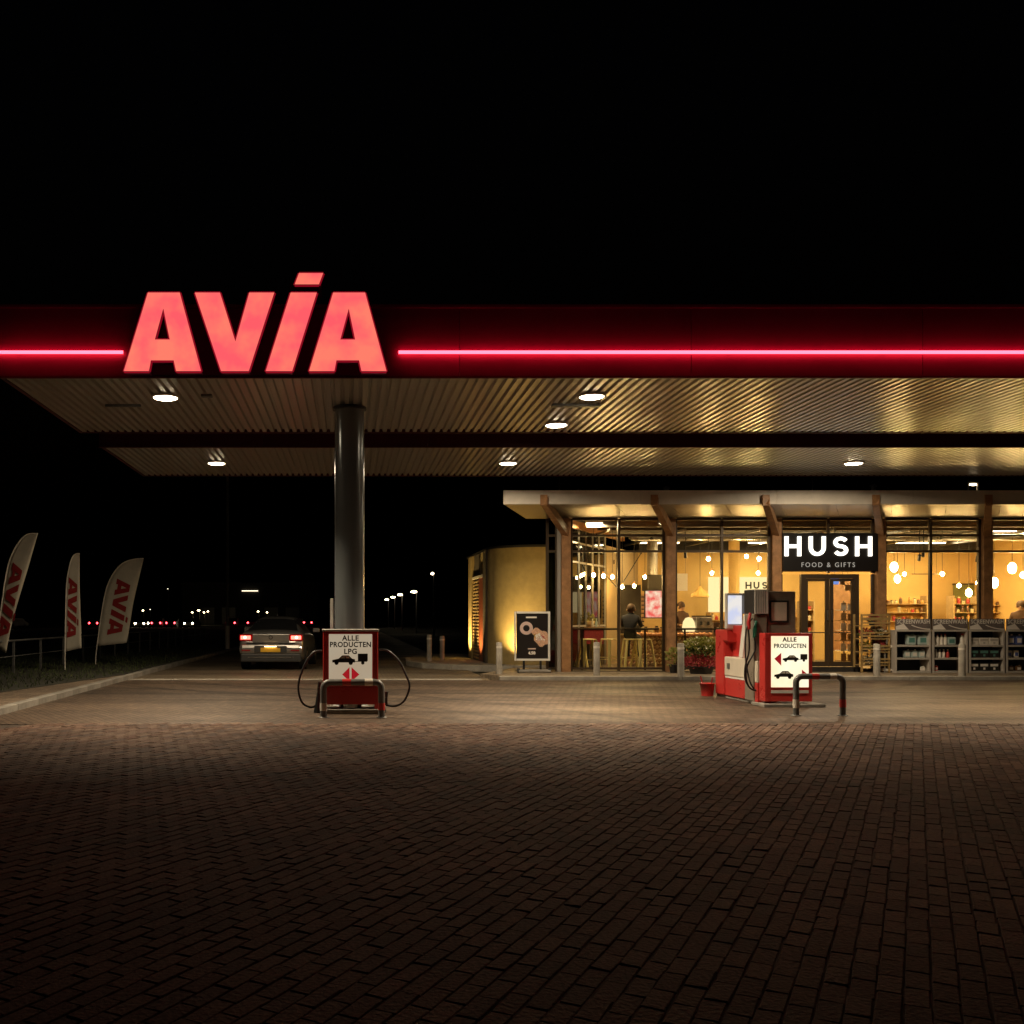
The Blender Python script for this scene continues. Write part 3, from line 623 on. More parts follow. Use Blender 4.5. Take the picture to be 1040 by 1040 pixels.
# roof edge and soffit
yr = 23.1; zl, zh = PZ(512, yr), PZ(498, yr); xl = PX(512, yr)
rf = part('roof', MB().slab([(xl+.02, yr+.04), (XR+.6, yr+.04), (XR+.6, 32), (xl+.02+SK*8.9, 32)], zl+.02, zh-.015), M['dark'], shop, True)
x = xl; k = 0
while x < XR+.5:
    part('roof_edge_panel', MB().box(x+.002, x+3.196, yr, yr+.036, zl, zh), M['roofwhite'], rf, True); x += 3.2
mb = MB().bar((xl+.0, yr+.03, (zl+zh)/2), (xl+SK*8.9, 32, (zl+zh)/2), .03, zh-zl); part('roof_side_edge', mb, M['roofwhite'], rf, True)
zs = PZ(526.5, G); x = xl; sk = SK*(G-yr)
while x < XR:
    x1 = x+1.296
    part('soffit_panel', MB().add([(x+.003, yr+.04, zl-.004), (x1-.003, yr+.04, zl-.004), (x1-.003+sk, G+.05, zs), (x+.003+sk, G+.05, zs),
         (x+.003, yr+.04, zl+.012), (x1-.003, yr+.04, zl+.012), (x1-.003+sk, G+.05, zs+.016), (x+.003+sk, G+.05, zs+.016)],
         [(0,1,2,3), (7,6,5,4), (0,4,5,1), (1,5,6,2), (2,6,7,3), (3,7,4,0)]), M['soffit'], rf, True); x += 1.3
# posts and brackets
for i, xp in enumerate(postx):
    ptt = part('timber_post', MB().box(xp-.115, xp+.115, G-.13, G+.11, FZ+.001, zs-.01, .008), M['wood'], shop, True)
    tip = Vector((xp-.80, yr-.06, PZ(508.5, 23.1)))
    part('timber_bracket', MB().bar((xp, G-.08, 3.52), tip, .15, .20), M['wood'], ptt, True)
    part('bracket_end', MB().box(tip.x-.08, tip.x+.08, tip.y-.03, tip.y+.02, tip.z-.12, tip.z+.13), M['wood'], ptt, True)
# glazing
def bay(x0, x1, mulls, zb=FZ+.02, rows=(PZ(560, G), PZ(544, G)), ztop=None, y=G, pane_m='gl'):
    ztop = ztop or zs-.02
    xs = [x0]+mulls+[x1]; zz = [zb+.06]+list(rows)+[ztop]
    mb = MB()
    for xm in xs: mb.box(xm-.03, xm+.03, y-.03, y+.05, zb, ztop)
    for a, b in zip(xs, xs[1:]):
        for z in zz: mb.box(a+.03, b-.03, y-.028, y+.048, z-.027, z+.027)
    fr = part('window', mb, M['frame'], shop, True)
    for a, b in zip(xs, xs[1:]):
        for c, d in zip(zz, zz[1:]):
            part('pane', MB().box(a+.03, b-.03, y+.004, y+.012, c+.027, d-.027), M[pane_m], fr, True)
    return fr
inn = lambda i: (postx[i]+.15, postx[i+1]-.15)
for i, mu in ((0, 628.5), (1, 733), (3, 945)): bay(*inn(i), [PX(mu, G)])
bay(*inn(4), [(postx[4]+postx[5])/2])
bay(4.90, postx[0]-.22, [], pane_m='gld')
part('corner_post', MB().box(postx[0]-.215, postx[0]-.125, G-.10, G+.06, FZ, zs-.01, .005), M['greyframe'], shop, True)
bay(*inn(2), [PX(841, G)], zb=PZ(582, G), rows=(PZ(544, G),))
# skewed side glazing seen through the first window
a0 = Vector((postx[0]+.0, G+.15, 0)); a1 = Vector((7.18, 27.7, 0))
sg = part('side_window', MB(), M['greyframe'], shop); mb = MB()
for i in range(7):
    p = a0.lerp(a1, i/6); mb.bar((p.x, p.y, FZ), (p.x, p.y, 3.9), .05, .06)
for z in (2.85, 3.35, 1.2): mb.bar((a0.x, a0.y, z), (a1.x, a1.y, z), .04, .05)
sg.data = mb.mesh('side_window', M['greyframe'], shop.location)
for i in range(6):
    p, q = a0.lerp(a1, (i+.08)/6), a0.lerp(a1, (i+.92)/6)
    part('pane', MB().bar((p.x, p.y, 2.0), (q.x, q.y, 2.0), .008, 3.7), M['gld'], sg, True)
part('eave_beam', MB().bar((a0.x, a0.y, 3.8), (a1.x+1, a1.y+1.73, 3.8), .1, .2), M['ply'], shop, True)
# entrance
x0, x1 = inn(2); dz = PZ(582, G)
fr = part('entrance_frame', MB().box(x0-.03, x0+.03, G-.03, G+.05, FZ, dz-.03).box(x1-.03, x1+.03, G-.03, G+.05, FZ, dz-.03)
     .box(PX(813, G), PX(817.5, G), G-.05, G+.06, FZ, dz-.03).box(PX(867, G), PX(871.5, G), G-.05, G+.06, FZ, dz-.03)
     .box(PX(817.5, G), PX(867, G), G-.05, G+.06, dz-.14, dz-.03).box(x0+.03, PX(813, G), G-.03, G+.04, FZ, FZ+.08).box(PX(871.5, G), x1-.03, G-.03, G+.04, FZ, FZ+.08), M['frame'], shop, True)
part('pane', MB().box(x0+.03, PX(813, G), G, G+.008, FZ+.08, dz-.03), M['gl'], fr, True)
part('pane', MB().box(PX(871.5, G), x1-.03, G, G+.008, FZ+.08, dz-.03), M['gl'], fr, True)
part('threshold', MB().box(PX(812, G), PX(873, G), G-.16, G+.05, FZ, FZ+.12), M['dark'], fr, True)
for k, (a, b) in enumerate(((817.8, 841.6), (842.4, 866.7))):
    xa, xb = PX(a, G), PX(b, G); zb_, zt_ = FZ+.13, dz-.145; ya = G-.02
    wl, wr = (.06, .09) if k == 0 else (.09, .06)
    dr = part('door', MB().box(xa, xa+wl, ya, ya+.045, zb_, zt_).box(xb-wr, xb, ya, ya+.045, zb_, zt_).box(xa+wl, xb-wr, ya, ya+.045, zb_, zb_+.12).box(xa+wl, xb-wr, ya, ya+.045, zt_-.06, zt_), M['frame'], shop, True)
    part('pane', MB().box(xa+wl, xb-wr, ya+.018, ya+.026, zb_+.12, zt_-.06), M['gl'], dr, True)
    hx = xb-.045 if k == 0 else xa+.045
    part('handle', MB().box(hx-.02, hx+.02, ya-.05, ya-.02, 1.35, 1.60, .006).box(hx-.01, hx+.01, ya-.02, ya, 1.42, 1.45), M['steel'], dr, True)
    part('push_bar', MB().box(xa+wl, xb-wr, ya-.012, ya+.0, PZ(642.5, G)-.012, PZ(642.5, G)+.012), M['steel'], dr, True)
# small notices on the door glass
for nm, a, b, c, d, m_, lb in (('door_notice', 838, 843, 586, 594, 'poster', 'small dark notice hanging in the entrance beside the centre stile'), ('open_sign', 844, 852, 586, 593.5, 'g_blue', 'small lit blue sign hanging inside the glass entrance'), ('price_card', 853.5, 858, 588, 594, 'headerw', 'white price card hanging inside the entrance, right of the blue sign'), ('price_card', 858.5, 864, 594, 600, 'headerw', 'white price card hanging inside the entrance, lowest of three')):
    o = part(nm, MB().box(PX(a, 25.2), PX(b, 25.2), 25.2, 25.22, PZ(d, 25.2), PZ(c, 25.2)), M[m_])
    part('hanging_wire', MB().cyl((PX((a+b)/2, 25.2), 25.21, PZ(c, 25.2)), (PX((a+b)/2, 25.2), 25.21, 4.0), .004, n=6), M['dark'], o); tag(o, lb, 'notice')
# HUSH board
Yb = G-.14
hb = thing('shop_sign', 'black board over the entrance with glowing white letters HUSH', 'sign', (PX(840, Yb), Yb, PZ(580, Yb)))
bd = part('board', MB().box(postx[2]+.118, postx[3]-.118, Yb-.05, Yb+.09, PZ(580, Yb), PZ(541.5, Yb), .006), M['poster'], hb, True)
def letter_strokes(ch, x0, x1, z0, z1, w):
    w2 = w/2; cx = (x0+x1)/2; out = []
    if ch == 'H': out = [[(x0+w2, z0), (x0+w2, z1)], [(x1-w2, z0), (x1-w2, z1)], [(x0+w2, (z0+z1)/2), (x1-w2, (z0+z1)/2)]]
    if ch == 'U':
        r = (x1-x0)/2-w2; out = [[(x0+w2, z1), (x0+w2, z0+w2+r)]+[(cx-r*cos(a), z0+w2+r-r*sin(a)) for a in [pi*i/12 for i in range(1, 12)]]+[(x1-w2, z0+w2+r), (x1-w2, z1)]]
    if ch == 'S':
        h = z1-z0; r = (h-w)/4; ra = (x1-x0)/2-w2; zt_, zb_ = z1-w2-r, z0+w2+r
        out = [[(cx+ra*cos(a), zt_+r*sin(a)) for a in [R(25)+R(245)*i/14 for i in range(15)]]+[(cx+ra*cos(a), zb_+r*sin(a)) for a in [R(90)-R(245)*i/14 for i in range(1, 15)]]]
    return out
for ch, a, b in (('H', 795.5, 812.5), ('U', 820, 837.3), ('S', 845, 860), ('H', 867, 884.3)):
    for nm, m_, e, ya, yb_ in (('letter', 'poster', .0, Yb-.09, Yb-.052), ):
        mb = MB()
        for s_ in letter_strokes(ch, PX(a, Yb), PX(b, Yb), PZ(565, Yb), PZ(545, Yb), .10): stroke(mb, s_, .085, ya, yb_)
        l = part(nm, mb, M['g_hush'], hb, True)
text('lettering', 'FOOD & GIFTS', .165, (PX(840, Yb), Yb-.054, PZ(576, Yb)), M['g_small'], bd, 0, 1.35, .95)
# roof top bits
for px, h, lb in ((677, 7, 'short vent pipe on the shop roof above the second timber post'), (887, 9, 'short vent pipe on the shop roof above the entrance sign')):
    o = thing('vent_pipe', lb, 'pipe', (PX(px, 24), 24, zh-.015)); part('pipe', MB().cyl((0, 0, 0), (0, 0, h*.024), .05, n=12), M['grey'], o); part('cowl', MB().lathe([(.08, 0), (.08, .04), (.0001, .07)], (0, 0, h*.024), 12), M['grey'], o)
for px, lb in ((568, 'thin aerial mast on the shop roof near its left end'), (825, 'thin aerial mast on the shop roof near the entrance')):
    o = thing('aerial_mast', lb, 'mast', (PX(px, 24), 24, zh-.015)); part('rod', MB().cyl((0, 0, 0), (0, 0, .42), .009, n=6), M['grey'], o); part('foot', MB().box(-.05, .05, -.05, .05, 0, .02), M['grey'], o)
o = thing('roof_lamp', 'small lit lamp in a frame on the shop roof at right', 'lamp', (PX(988, 24), 24, zh-.015))
part('frame', MB().box(-.13, -.10, -.02, .02, 0, .30).box(.10, .13, -.02, .02, 0, .30).box(-.13, .13, -.02, .02, .30, .33), M['greyframe'], o); part('lamp_head', MB().box(-.07, .07, -.03, .03, .25, .29, .01), M['g_strip'], o)

# ================================================================ ANNEX
an = thing('round_annex', 'round yellow stucco annex left of the shop with a slatted door', 'building', (5.0, 28.5, .11))
rr = 1.32; cx, cy = 5.3, 28.6; zt = 3.38
mb = MB(); n = 40; prof = []
for i in range(n+1):
    a = R(178)+R(184)*i/n*1.0; prof.append((cx+rr*cos(a), cy+rr*sin(a)))
v = [(x, y, z) for z in (.1, zt) for x, y in prof]
mb.add(v, [(i, i+1, n+2+i, n+1+i) for i in range(n)], True); part('curved_wall', mb, M['stucco'], an, True)
part('roof', MB().slab(prof+[(6.6, 33), (3.92, 33)], zt, zt+.07), M['dark'], an, True)
part('back_block', MB().box(4.0, 6.55, 28.7, 32.2, .1, zt-.003), M['stucco'], an, True)
part('wall_return', MB().box(3.93, 3.998, 28.45, 29.0, .1, zt-.003), M['stuccodark'], an, True)
part('wall_pier', MB().box(3.90, 3.998, 31.45, 32.3, .1, zt-.003), M['stucco'], an, True)
part('door', MB().box(3.95, 3.998, 29.05, 30.1, .1, 2.62), M['reddoor'], an, True)
gr = part('slatted_screen', MB().box(3.96, 3.998, 30.15, 31.4, .1, 2.62), M['frame'], an, True)
sm = MB().box(3.925, 3.958, 30.17, 31.38, 0, .045).mesh('slat', M['palewood'], an.location)
for i in range(24): o = link('slat', sm, gr); o.location.z = .16+.102*i
part('lintel', MB().box(3.91, 3.998, 29.02, 31.44, 2.623, 2.70), M['roofwhite'], an, True)
part('upper_panel', MB().box(3.955, 3.998, 30.1, 31.2, 2.703, zt-.005), M['stuccodark'], an, True)
def uplight(x, y, z, aim, e, label, size=R(100)):
    t = thing('ground_uplight', label, 'uplight', (x, y, z), group='ground uplights by the annex')
    part('ring', MB().lathe([(.10, 0), (.10, .012), (.07, .014)], n=16), M['steel'], t); part('lens', MB().lathe([(.068, .008), (.0001, .010)], n=16), M['g_lamp'], t)
    ld = bpy.data.lights.new('lamp', 'SPOT'); ld.energy = e; ld.color = (1, .68, .24); ld.spot_size = size; ld.spot_blend = .8; ld.shadow_soft_size = .05
    l = bpy.data.objects.new('lamp', ld); C.objects.link(l); l.parent = t; l.location = (0, 0, .05); l.rotation_euler = Vector(aim).to_track_quat('-Z', 'Y').to_euler()
uplight(PX(527, 26.9), 26.90, .11, (.03, .34, 1), 460, 'ground uplight behind the poster board washing the round wall')
uplight(3.40, 29.6, .11, (.42, .05, 1), 300, 'ground uplight at the foot of the red brown door')
uplight(3.35, 31.8, .11, (.42, .0, 1), 420, 'ground uplight at the far corner of the annex')

# ================================================================ BOLLARDS, POSTER BOARD, PLANTER, RACKS
def bollard(px, py, h, label, zg=.08, Y=None):
    Y = Y or (H-zg)*1000/(py-628)
    t = thing('bollard', label, 'bollard', (PX(px, Y), Y, zg), group='concrete bollards before the shop')
    part('shaft', MB().lathe([(.075, 0), (.072, h-.02), (.062, h), (.0001, h+.004)], n=18), M['concrete'], t)
    part('band', MB().lathe([(.0765, 0), (.0755, .05)], (0, 0, h-.14), 18), M['roofwhite'], t)
bollard(507, 684.5, .75, 'grey bollard in front of the round annex, left of the poster board')
bollard(606, 686, .77, 'grey bollard before the first shop window and its stools')
bollard(691.5, 687.5, .76, 'grey bollard beside the flower planter')
bollard(890.5, 687, .74, 'grey bollard before the flower rack by the entrance')
bollard(977, 687, .74, 'grey bollard standing before the display cabinets')
bollard(436, 671, .80, 'grey bollard at the left tip of the annex island', .11, 29.5)
bollard(449, 671, .75, 'grey bollard on the annex island, nearer the annex wall', .11, 30.2)

Y = 24.1
t = thing('poster_stand', 'black framed poster board with doughnut picture before the round annex', 'poster board', (PX(540.5, Y), Y, .08))
X0, X1, Z0, Z1 = PX(522.5, Y), PX(558.5, Y), PZ(671, Y), PZ(621, Y)
part('frame', MB().box(X0, X0+.035, Y-.03, Y+.03, Z0, Z1).box(X1-.05, X1, Y-.03, Y+.03, Z0, Z1).box(X0+.05, X1-.05, Y-.03, Y+.03, Z1-.05, Z1).box(X0+.05, X1-.05, Y-.03, Y+.03, Z0, Z0+.05), M['white'], t, True)
po = part('poster', MB().box(X0+.05, X1-.05, Y-.012, Y+.012, Z0+.05, Z1-.05), M['poster'], t, True)
cx_, cz_ = PX(534.5, Y), PZ(638, Y); n = 28
def ring(cx, cz, r0, r1, y, ya):
    mb = MB()
    for i in range(n):
        a, b = 2*pi*i/n, 2*pi*(i+1)/n
        q = [(cx+r*cos(t_), cz+r*sin(t_)) for r, t_ in ((r0, a), (r1, a), (r1, b), (r0, b))]
        mb.prism(q, y, ya)
    return mb
part('doughnut_print', ring(cx_, cz_, .08, .16, Y-.0145, Y-.0125), M['donut'], po, True)
blob = []
for i in range(26):
    a = 2*pi*i/26; r = 1+.16*sin(3*a+.5)+.10*sin(7*a); blob.append((PX(549.5, Y)+.24*r*cos(a)*.95, PZ(647, Y)+.20*r*sin(a)-.14*cos(a)*.5))
blob = [(min(x, X1-.052), z) for x, z in blob]
part('pastry_print', MB().prism(blob, Y-.0145, Y-.0125), M['crumb'], po, True)
rd = random.Random(5)
for k, m_ in enumerate(('donut', 'headerw', 'heather', 'jar', 'donut', 'headerw')):
    mb = MB()
    for _ in range(9):
        a = rd.uniform(0, 6.28); q = rd.uniform(0, .8); rr_ = rd.uniform(.012, .032); x_ = min(PX(548, Y)+.17*q*cos(a), X1-.09); z_ = PZ(647.5, Y)+.13*q*sin(a)-.05*q*cos(a)
        mb.prism([(x_+rr_*cos(b_)*rd.uniform(.6, 1.2), z_+rr_*sin(b_)*rd.uniform(.6, 1.2)) for b_ in [6.28*i/9 for i in range(9)]], Y-.0152-.0004*k, Y-.0147-.0004*k)
    part('topping_print', mb, M[m_], po, True)
part('lettering', MB().box(PX(534, Y), PX(545, Y), Y-.0145, Y-.0125, PZ(627.8, Y), PZ(626.2, Y)), M['headerw'], po, True)
text('lettering', '4.50', .10, (PX(540, Y), Y-.015, PZ(664.6, Y)), M['headerw'], po, .004)
part('lettering', MB().box(PX(536, Y), PX(544, Y), Y-.0145, Y-.0125, PZ(659.5, Y), PZ(658.3, Y)), M['donut'], po, True)
for x in (PX(532, Y), PX(549, Y)): part('foot_post', MB().box(x-.025, x+.025, Y-.02, Y+.02, .10, Z0), M['black'], t, True)
part('base', MB().box(X0+.06, X1-.02, Y-.28, Y+.26, .085, .15, .02), M['darkconc'], t, True)
for x in (X0+.07, X1-.05): part('wheel', MB().cyl((x-.03, Y-.2, .13), (x+.03, Y-.2, .13), .06, n=14), M['black'], t, True)

def leaves(n, c, rx, ry, rz, s, seed, flat=0):
    rd = random.Random(seed); mb = MB()
    for _ in range(n):
        while True:
            p = Vector((rd.uniform(-1, 1), rd.uniform(-1, 1), rd.uniform(-1, 1)))
            if p.length < 1: break
        q = Vector(c)+Vector((p.x*rx, p.y*ry, p.z*rz)); d = (p+Vector((rd.uniform(-.6, .6), rd.uniform(-.6, .6), rd.uniform(0, .8)))).normalized()
        e = d.cross(Vector((rd.uniform(-1, 1), rd.uniform(-1, 1), rd.uniform(-1, 1)))).normalized(); l = s*rd.uniform(.6, 1.4)
        mb.add([q, q+d*l*.5+e*l*.3, q+d*l, q+d*l*.5-e*l*.3], [(0, 1, 2, 3)])
    return mb
Y = 23.5
t = thing('flower_planter', 'planter of yellow green foliage over red heather beside the bollard', 'planter', (PX(712, Y), Y, .08))
part('pot', MB().lathe([(.24, 0), (.29, .15), (.31, .15), (.31, .18), (.28, .18), (.26, .14), (.0001, .13)], n=24), M['dark'], t)
part('heather', leaves(900, (0, -.04, .28), .44, .36, .15, .06, 3), M['heather'], t)
part('stem', MB().cyl((0, 0, .25), (0, 0, .62), .03, n=8).cyl((0, 0, .3), (.2, 0, .6), .015, n=6).cyl((0, 0, .3), (-.22, 0, .6), .015, n=6), M['wood'], t)
part('dark_foliage', leaves(500, (0, 0, .52), .38, .3, .13, .07, 4), M['leaf'], t)
part('foliage', leaves(800, (0, 0, .70), .40, .32, .14, .07, 5), M['yleaf'], t)
part('flowers', leaves(90, (0, -.1, .72), .42, .32, .14, .05, 6), M['petal'], t)
t = thing('small_plant', 'small leafy plant at the foot of the second timber post', 'plant', (PX(684.5, 23.9), 23.9, .08))
part('pot', MB().lathe([(.09, 0), (.12, .18), (.13, .2), (.0001, .19)], n=16), M['dark'], t); part('foliage', leaves(160, (0, 0, .36), .17, .16, .2, .08, 9), M['yleaf'], t)

# display cabinets outside
def cabinet(px0, px1, label):
    Y = 23.75; x0, x1 = PX(px0, Y), PX(px1, Y); c = (x0+x1)/2; w = (x1-x0)/2; z1 = PZ(641.5, Y)-.08; zh_ = PZ(628.5, Y)-.08
    t = thing('display_cabinet', label, 'display cabinet', (c, Y, .08), group='screenwash display cabinets before the window')
    for s in (-1, 1): part('side_panel', MB().box(s*w-(.035 if s > 0 else 0), s*w+(.035 if s < 0 else 0), 0, .42, 0, z1), M['shelfgrey'], t)
    part('back_panel', MB().box(-w+.035, w-.035, .40, .42, 0, z1), M['shelfdark'], t)
    zz = [PZ(682.5, Y)-.08, PZ(669, Y)-.08, PZ(656, Y)-.08]
    for z in zz: part('shelf', MB().box(-w+.035, w-.035, .005, .40, z-.022, z+.022), M['shelfgrey'], t)
    part('kick_plate', MB().box(-w+.035, w-.035, .02, .04, 0, zz[0]-.024), M['shelfgrey'], t)
    part('top_panel', MB().box(-w-.004, w+.004, -.004, .425, z1+.001, z1+.04), M['shelfgrey'], t)
    hd = part('header_board', MB().box(-w, w, .0, .03, z1+.042, zh_), M['header'], t)
    zc = (z1+zh_)/2
    me = text_mesh('SCREENWASH', .14, .0025, .0015, 1.08, .84); me.materials.append(M['headerw']); o = link('lettering', me, hd); o.location = (0, -.004, zc+.04)
    hz = zh_-z1-.05
    part('hill_print', MB().prism([(-w+.005, z1+.05), (-w+.005, z1+.05+hz*.3), (-w*.55, z1+.05+hz*.55), (-w*.25, z1+.05)], -.0025, -.0005), M['headerw'], hd)
    mb = MB(); pts = [(-w*.1+w*1.05*i/10, z1+.06+hz*.38*(1-i/10)**2) for i in range(11)]; stroke(mb, pts, .022, -.0025, -.0005); part('stripe_print', mb, M['headerw'], hd)
    return t, c, w, Y, zz
def jug(x, y, z, w, h, m, ml, label, grp, nm='jug'):
    t = thing(nm, label, nm, (x, y, z), group=grp)
    part('body', MB().box(-w/2, w/2, -w*.3, w*.3, 0, h*.88, w*.12), M[m], t); part('cap', MB().cyl((w*.2, 0, h*.86), (w*.2, 0, h), w*.13, n=10), M[ml], t)
    part('label', MB().box(-w*.32, w*.32, -w*.305, -w*.3, h*.2, h*.62), M[ml], t)
def bottle(x, y, z, r, h, m, mc, label, grp, nm='bottle'):
    t = thing(nm, label, 'bottle', (x, y, z), group=grp)
    part('body', MB().lathe([(r, 0), (r, h*.62), (r*.45, h*.78), (r*.42, h*.9), (.0001, h*.9)], n=10), M[m], t); part('cap', MB().cyl((0, 0, h*.88), (0, 0, h), r*.5, n=8), M[mc], t)
cabs = [cabinet(909.5, 945.5, 'grey cabinet of blue jugs, leftmost of the outdoor display cabinets'), cabinet(947.5, 983, 'grey cabinet of white spray bottles behind the bollard'), cabinet(985, 1020.5, 'grey cabinet of black boxes, third of the outdoor display cabinets'), cabinet(1022.5, 1058, 'grey cabinet of blue canisters at the right edge')]
t, c, w, Y, zz = cabs[0]; b = .08+.022
for px, w_ in ((928.5, 'left'), (940, 'right')): jug(PX(px, Y), Y+.16, zz[2]+b, .22, .28, 'jug', 'jugl', w_+' of two large blue jugs on the top shelf of the leftmost cabinet', 'large jugs in the leftmost cabinet')
for px, w_ in ((924, 'leftmost'), (931.5, 'middle'), (939, 'rightmost')): jug(PX(px, Y), Y+.14, zz[1]+b, .15, .20, 'jug', 'bottlew', w_+' of three small pale jugs on the middle shelf, leftmost cabinet', 'small jugs in the leftmost cabinet')
jug(PX(940, Y), Y+.12, zz[0]+b, .10, .12, 'bottlew', 'headerw', 'single white pot on the bottom shelf of the leftmost cabinet', None, 'pot')
t, c, w, Y, zz = cabs[1]
for i in range(4): bottle(PX(951+4*i, Y), Y+.12, zz[2]+b, .042, .27, 'bottlew', 'bottler', ORD[i]+' white spray bottle from left on the top shelf of the second cabinet', 'white bottles in the second cabinet')
jug(PX(969.5, Y), Y+.16, zz[2]+b, .20, .22, 'jug', 'jugl', 'pale blue jug beside white bottles in the second cabinet', None)
bottle(PX(980, Y), Y+.12, zz[2]+b, .042, .27, 'bottlew', 'bottler', 'single white bottle right of the pale blue jug in the second cabinet', None)
for i in range(4): bottle(PX(953.5+4*i, Y), Y+.12, zz[1]+b, .034, .20, 'bottler' if i == 3 else 'bottlew', 'headerw', 'red bottle on the middle shelf of the second cabinet' if i == 3 else ORD[i]+' small white bottle from left on the second cabinet middle shelf', 'small bottles in the second cabinet')
jug(PX(953, Y), Y+.12, zz[0]+b, .10, .14, 'bottler', 'headerw', 'small red can on the bottom shelf of the second cabinet', None, 'can')
def carton(x, y, z, w, h, m, m2, label, grp):
    t = thing('carton', label, 'box', (x, y, z), group=grp); part('box', MB().box(-w/2, w/2, 0, .22, 0, h, .004), M[m], t); part('print', MB().box(-w*.42, w*.42, -.004, -.001, h*.55, h*.85), M[m2], t); part('mark', MB().box(-w*.1, w*.12, -.004, -.001, h*.15, h*.42), M[m2], t)
t, c, w, Y, zz = cabs[2]
for i in range(3): carton(PX(991+10.2*i, Y), Y+.06, zz[2]+b, .22, .17, 'bottlew', 'shelfgrey', ORD[i]+' white carton from left on the top shelf of the third cabinet', 'white cartons in the third cabinet')
for i in range(3): carton(PX(991+10.2*i, Y), Y+.06, zz[1]+b, .22, .20, 'shelfdark', 'jugl', ORD[i]+' dark carton from left on the middle shelf of the third cabinet', 'dark cartons on the third cabinet middle shelf')
for i in range(3): carton(PX(991+10.2*i, Y), Y+.06, zz[0]+b, .22, .20, 'shelfdark', 'headerw', ORD[i]+' black carton with white print from left on the third cabinet bottom shelf', 'black cartons on the third cabinet bottom shelf')
t, c, w, Y, zz = cabs[3]
for i in range(2): jug(PX(1030+8*i, Y), Y+.14, zz[2]+b, .16, .26, 'blue', 'headerw', ('left', 'right')[i]+' blue canister on the top shelf of the rightmost cabinet', 'blue canisters in the rightmost cabinet', 'canister')
for i in range(2): jug(PX(1028.5+7*i, Y), Y+.14, zz[1]+b, .12, .20, 'bottlew', 'blue', ('left', 'right')[i]+' white canister on the middle shelf of the rightmost cabinet', 'white canisters in the rightmost cabinet', 'canister')
for i in range(2): jug(PX(1030+8*i, Y), Y+.14, zz[0]+b, .13, .14, 'jar2', 'headerw', ('left', 'right')[i]+' dark canister on the bottom shelf of the rightmost cabinet', 'dark canisters in the rightmost cabinet', 'canister')

# yellow slatted rack and flower stand by the entrance
Y = 23.9
t = thing('slatted_rack', 'tall yellow wooden crate rack with flowers right of the entrance', 'rack', (PX(889, Y), Y, .08))
w = .33
for sx in (-1, 1):
    for sy in (0, .36): part('leg', MB().box(sx*w-.02, sx*w+.02, sy-.02, sy+.02, 0, 1.42), M['rackwood'], t)
for k, z in enumerate((.18, .50, .82, 1.14)):
    part('shelf', MB().box(-w+.02, w-.02, -.02, .38, z-.012, z+.012), M['rackwood'], t)
    for q in (.07, .15): part('slat', MB().box(-w-.02, w+.02, -.034, -.021, z+q-.02, z+q+.02), M['rackwood'], t)
for z in (1.32, 1.40): part('slat', MB().box(-w-.02, w+.02, -.034, -.021, z-.02, z+.02), M['rackwood'], t)
for i, (dx, z, m_, lb) in enumerate(((-.17, .832, 'heather', 'potted red flowers on the slatted rack, upper shelf left'), (.15, .832, 'petal', 'potted white flowers on the slatted rack, upper shelf right'), (-.16, .512, 'yleaf', 'potted green plant on the slatted rack, middle shelf left'), (.15, .512, 'heather', 'potted red flowers on the slatted rack, middle shelf right'), (0, 1.152, 'heather', 'potted red flowers on the top shelf of the slatted rack'), (-.1, .192, 'petal', 'potted white flowers on the bottom shelf of the slatted rack'))):
    o = thing('potted_flower', lb, 'potted plant', (PX(889, Y)+dx, Y+.16, .08+z)); part('pot', MB().lathe([(.06, 0), (.08, .10), (.0001, .095)], n=12), M['dark'], o); part('blossom', leaves(90, (0, -.04, .15), .13, .12, .09, .06, 20+i), M[m_], o)
    part('leaves', leaves(40, (0, 0, .12), .11, .11, .05, .06, 40+i), M['leaf'], o)
t = thing('wire_trolley', 'low dark trolley with pale top between rack and display cabinets', 'trolley', (PX(904, 23.9), 23.9, .08))
part('top', MB().box(-.13, .13, 0, .4, .60, .66, .01), M['roofwhite'], t); part('body', MB().box(-.11, .11, .05, .38, .10, .59), M['shelfdark'], t)
for sx in (-.12, .12): part('leg', MB().box(sx-.012, sx+.012, 0, .024, .0, .60), M['greyframe'], t)
part('base', MB().box(-.13, .13, 0, .4, .04, .09), M['roofwhite'], t)
t = thing('card_carousel', 'slim carousel of cards standing inside the entrance', 'carousel', (PX(857, 25.4), 25.4, .10))
part('pole', MB().cyl((0, 0, 0), (0, 0, 1.75), .02, n=8), M['steel'], t); part('foot', MB().cyl((0, 0, 0), (0, 0, .03), .2, n=16), M['dark'], t)
for k in range(6): part('card_tray', MB().box(-.16, .16, -.16, .16, .2+.26*k, .22+.26*k).box(-.15, -.02, -.165, -.15, .22+.26*k, .40+.26*k).box(.02, .15, -.165, -.15, .22+.26*k, .38+.26*k), M['headerw'] if k % 2 else M['box'], t)

# ================================================================ SHOP INTERIOR
fz = FZ+.02
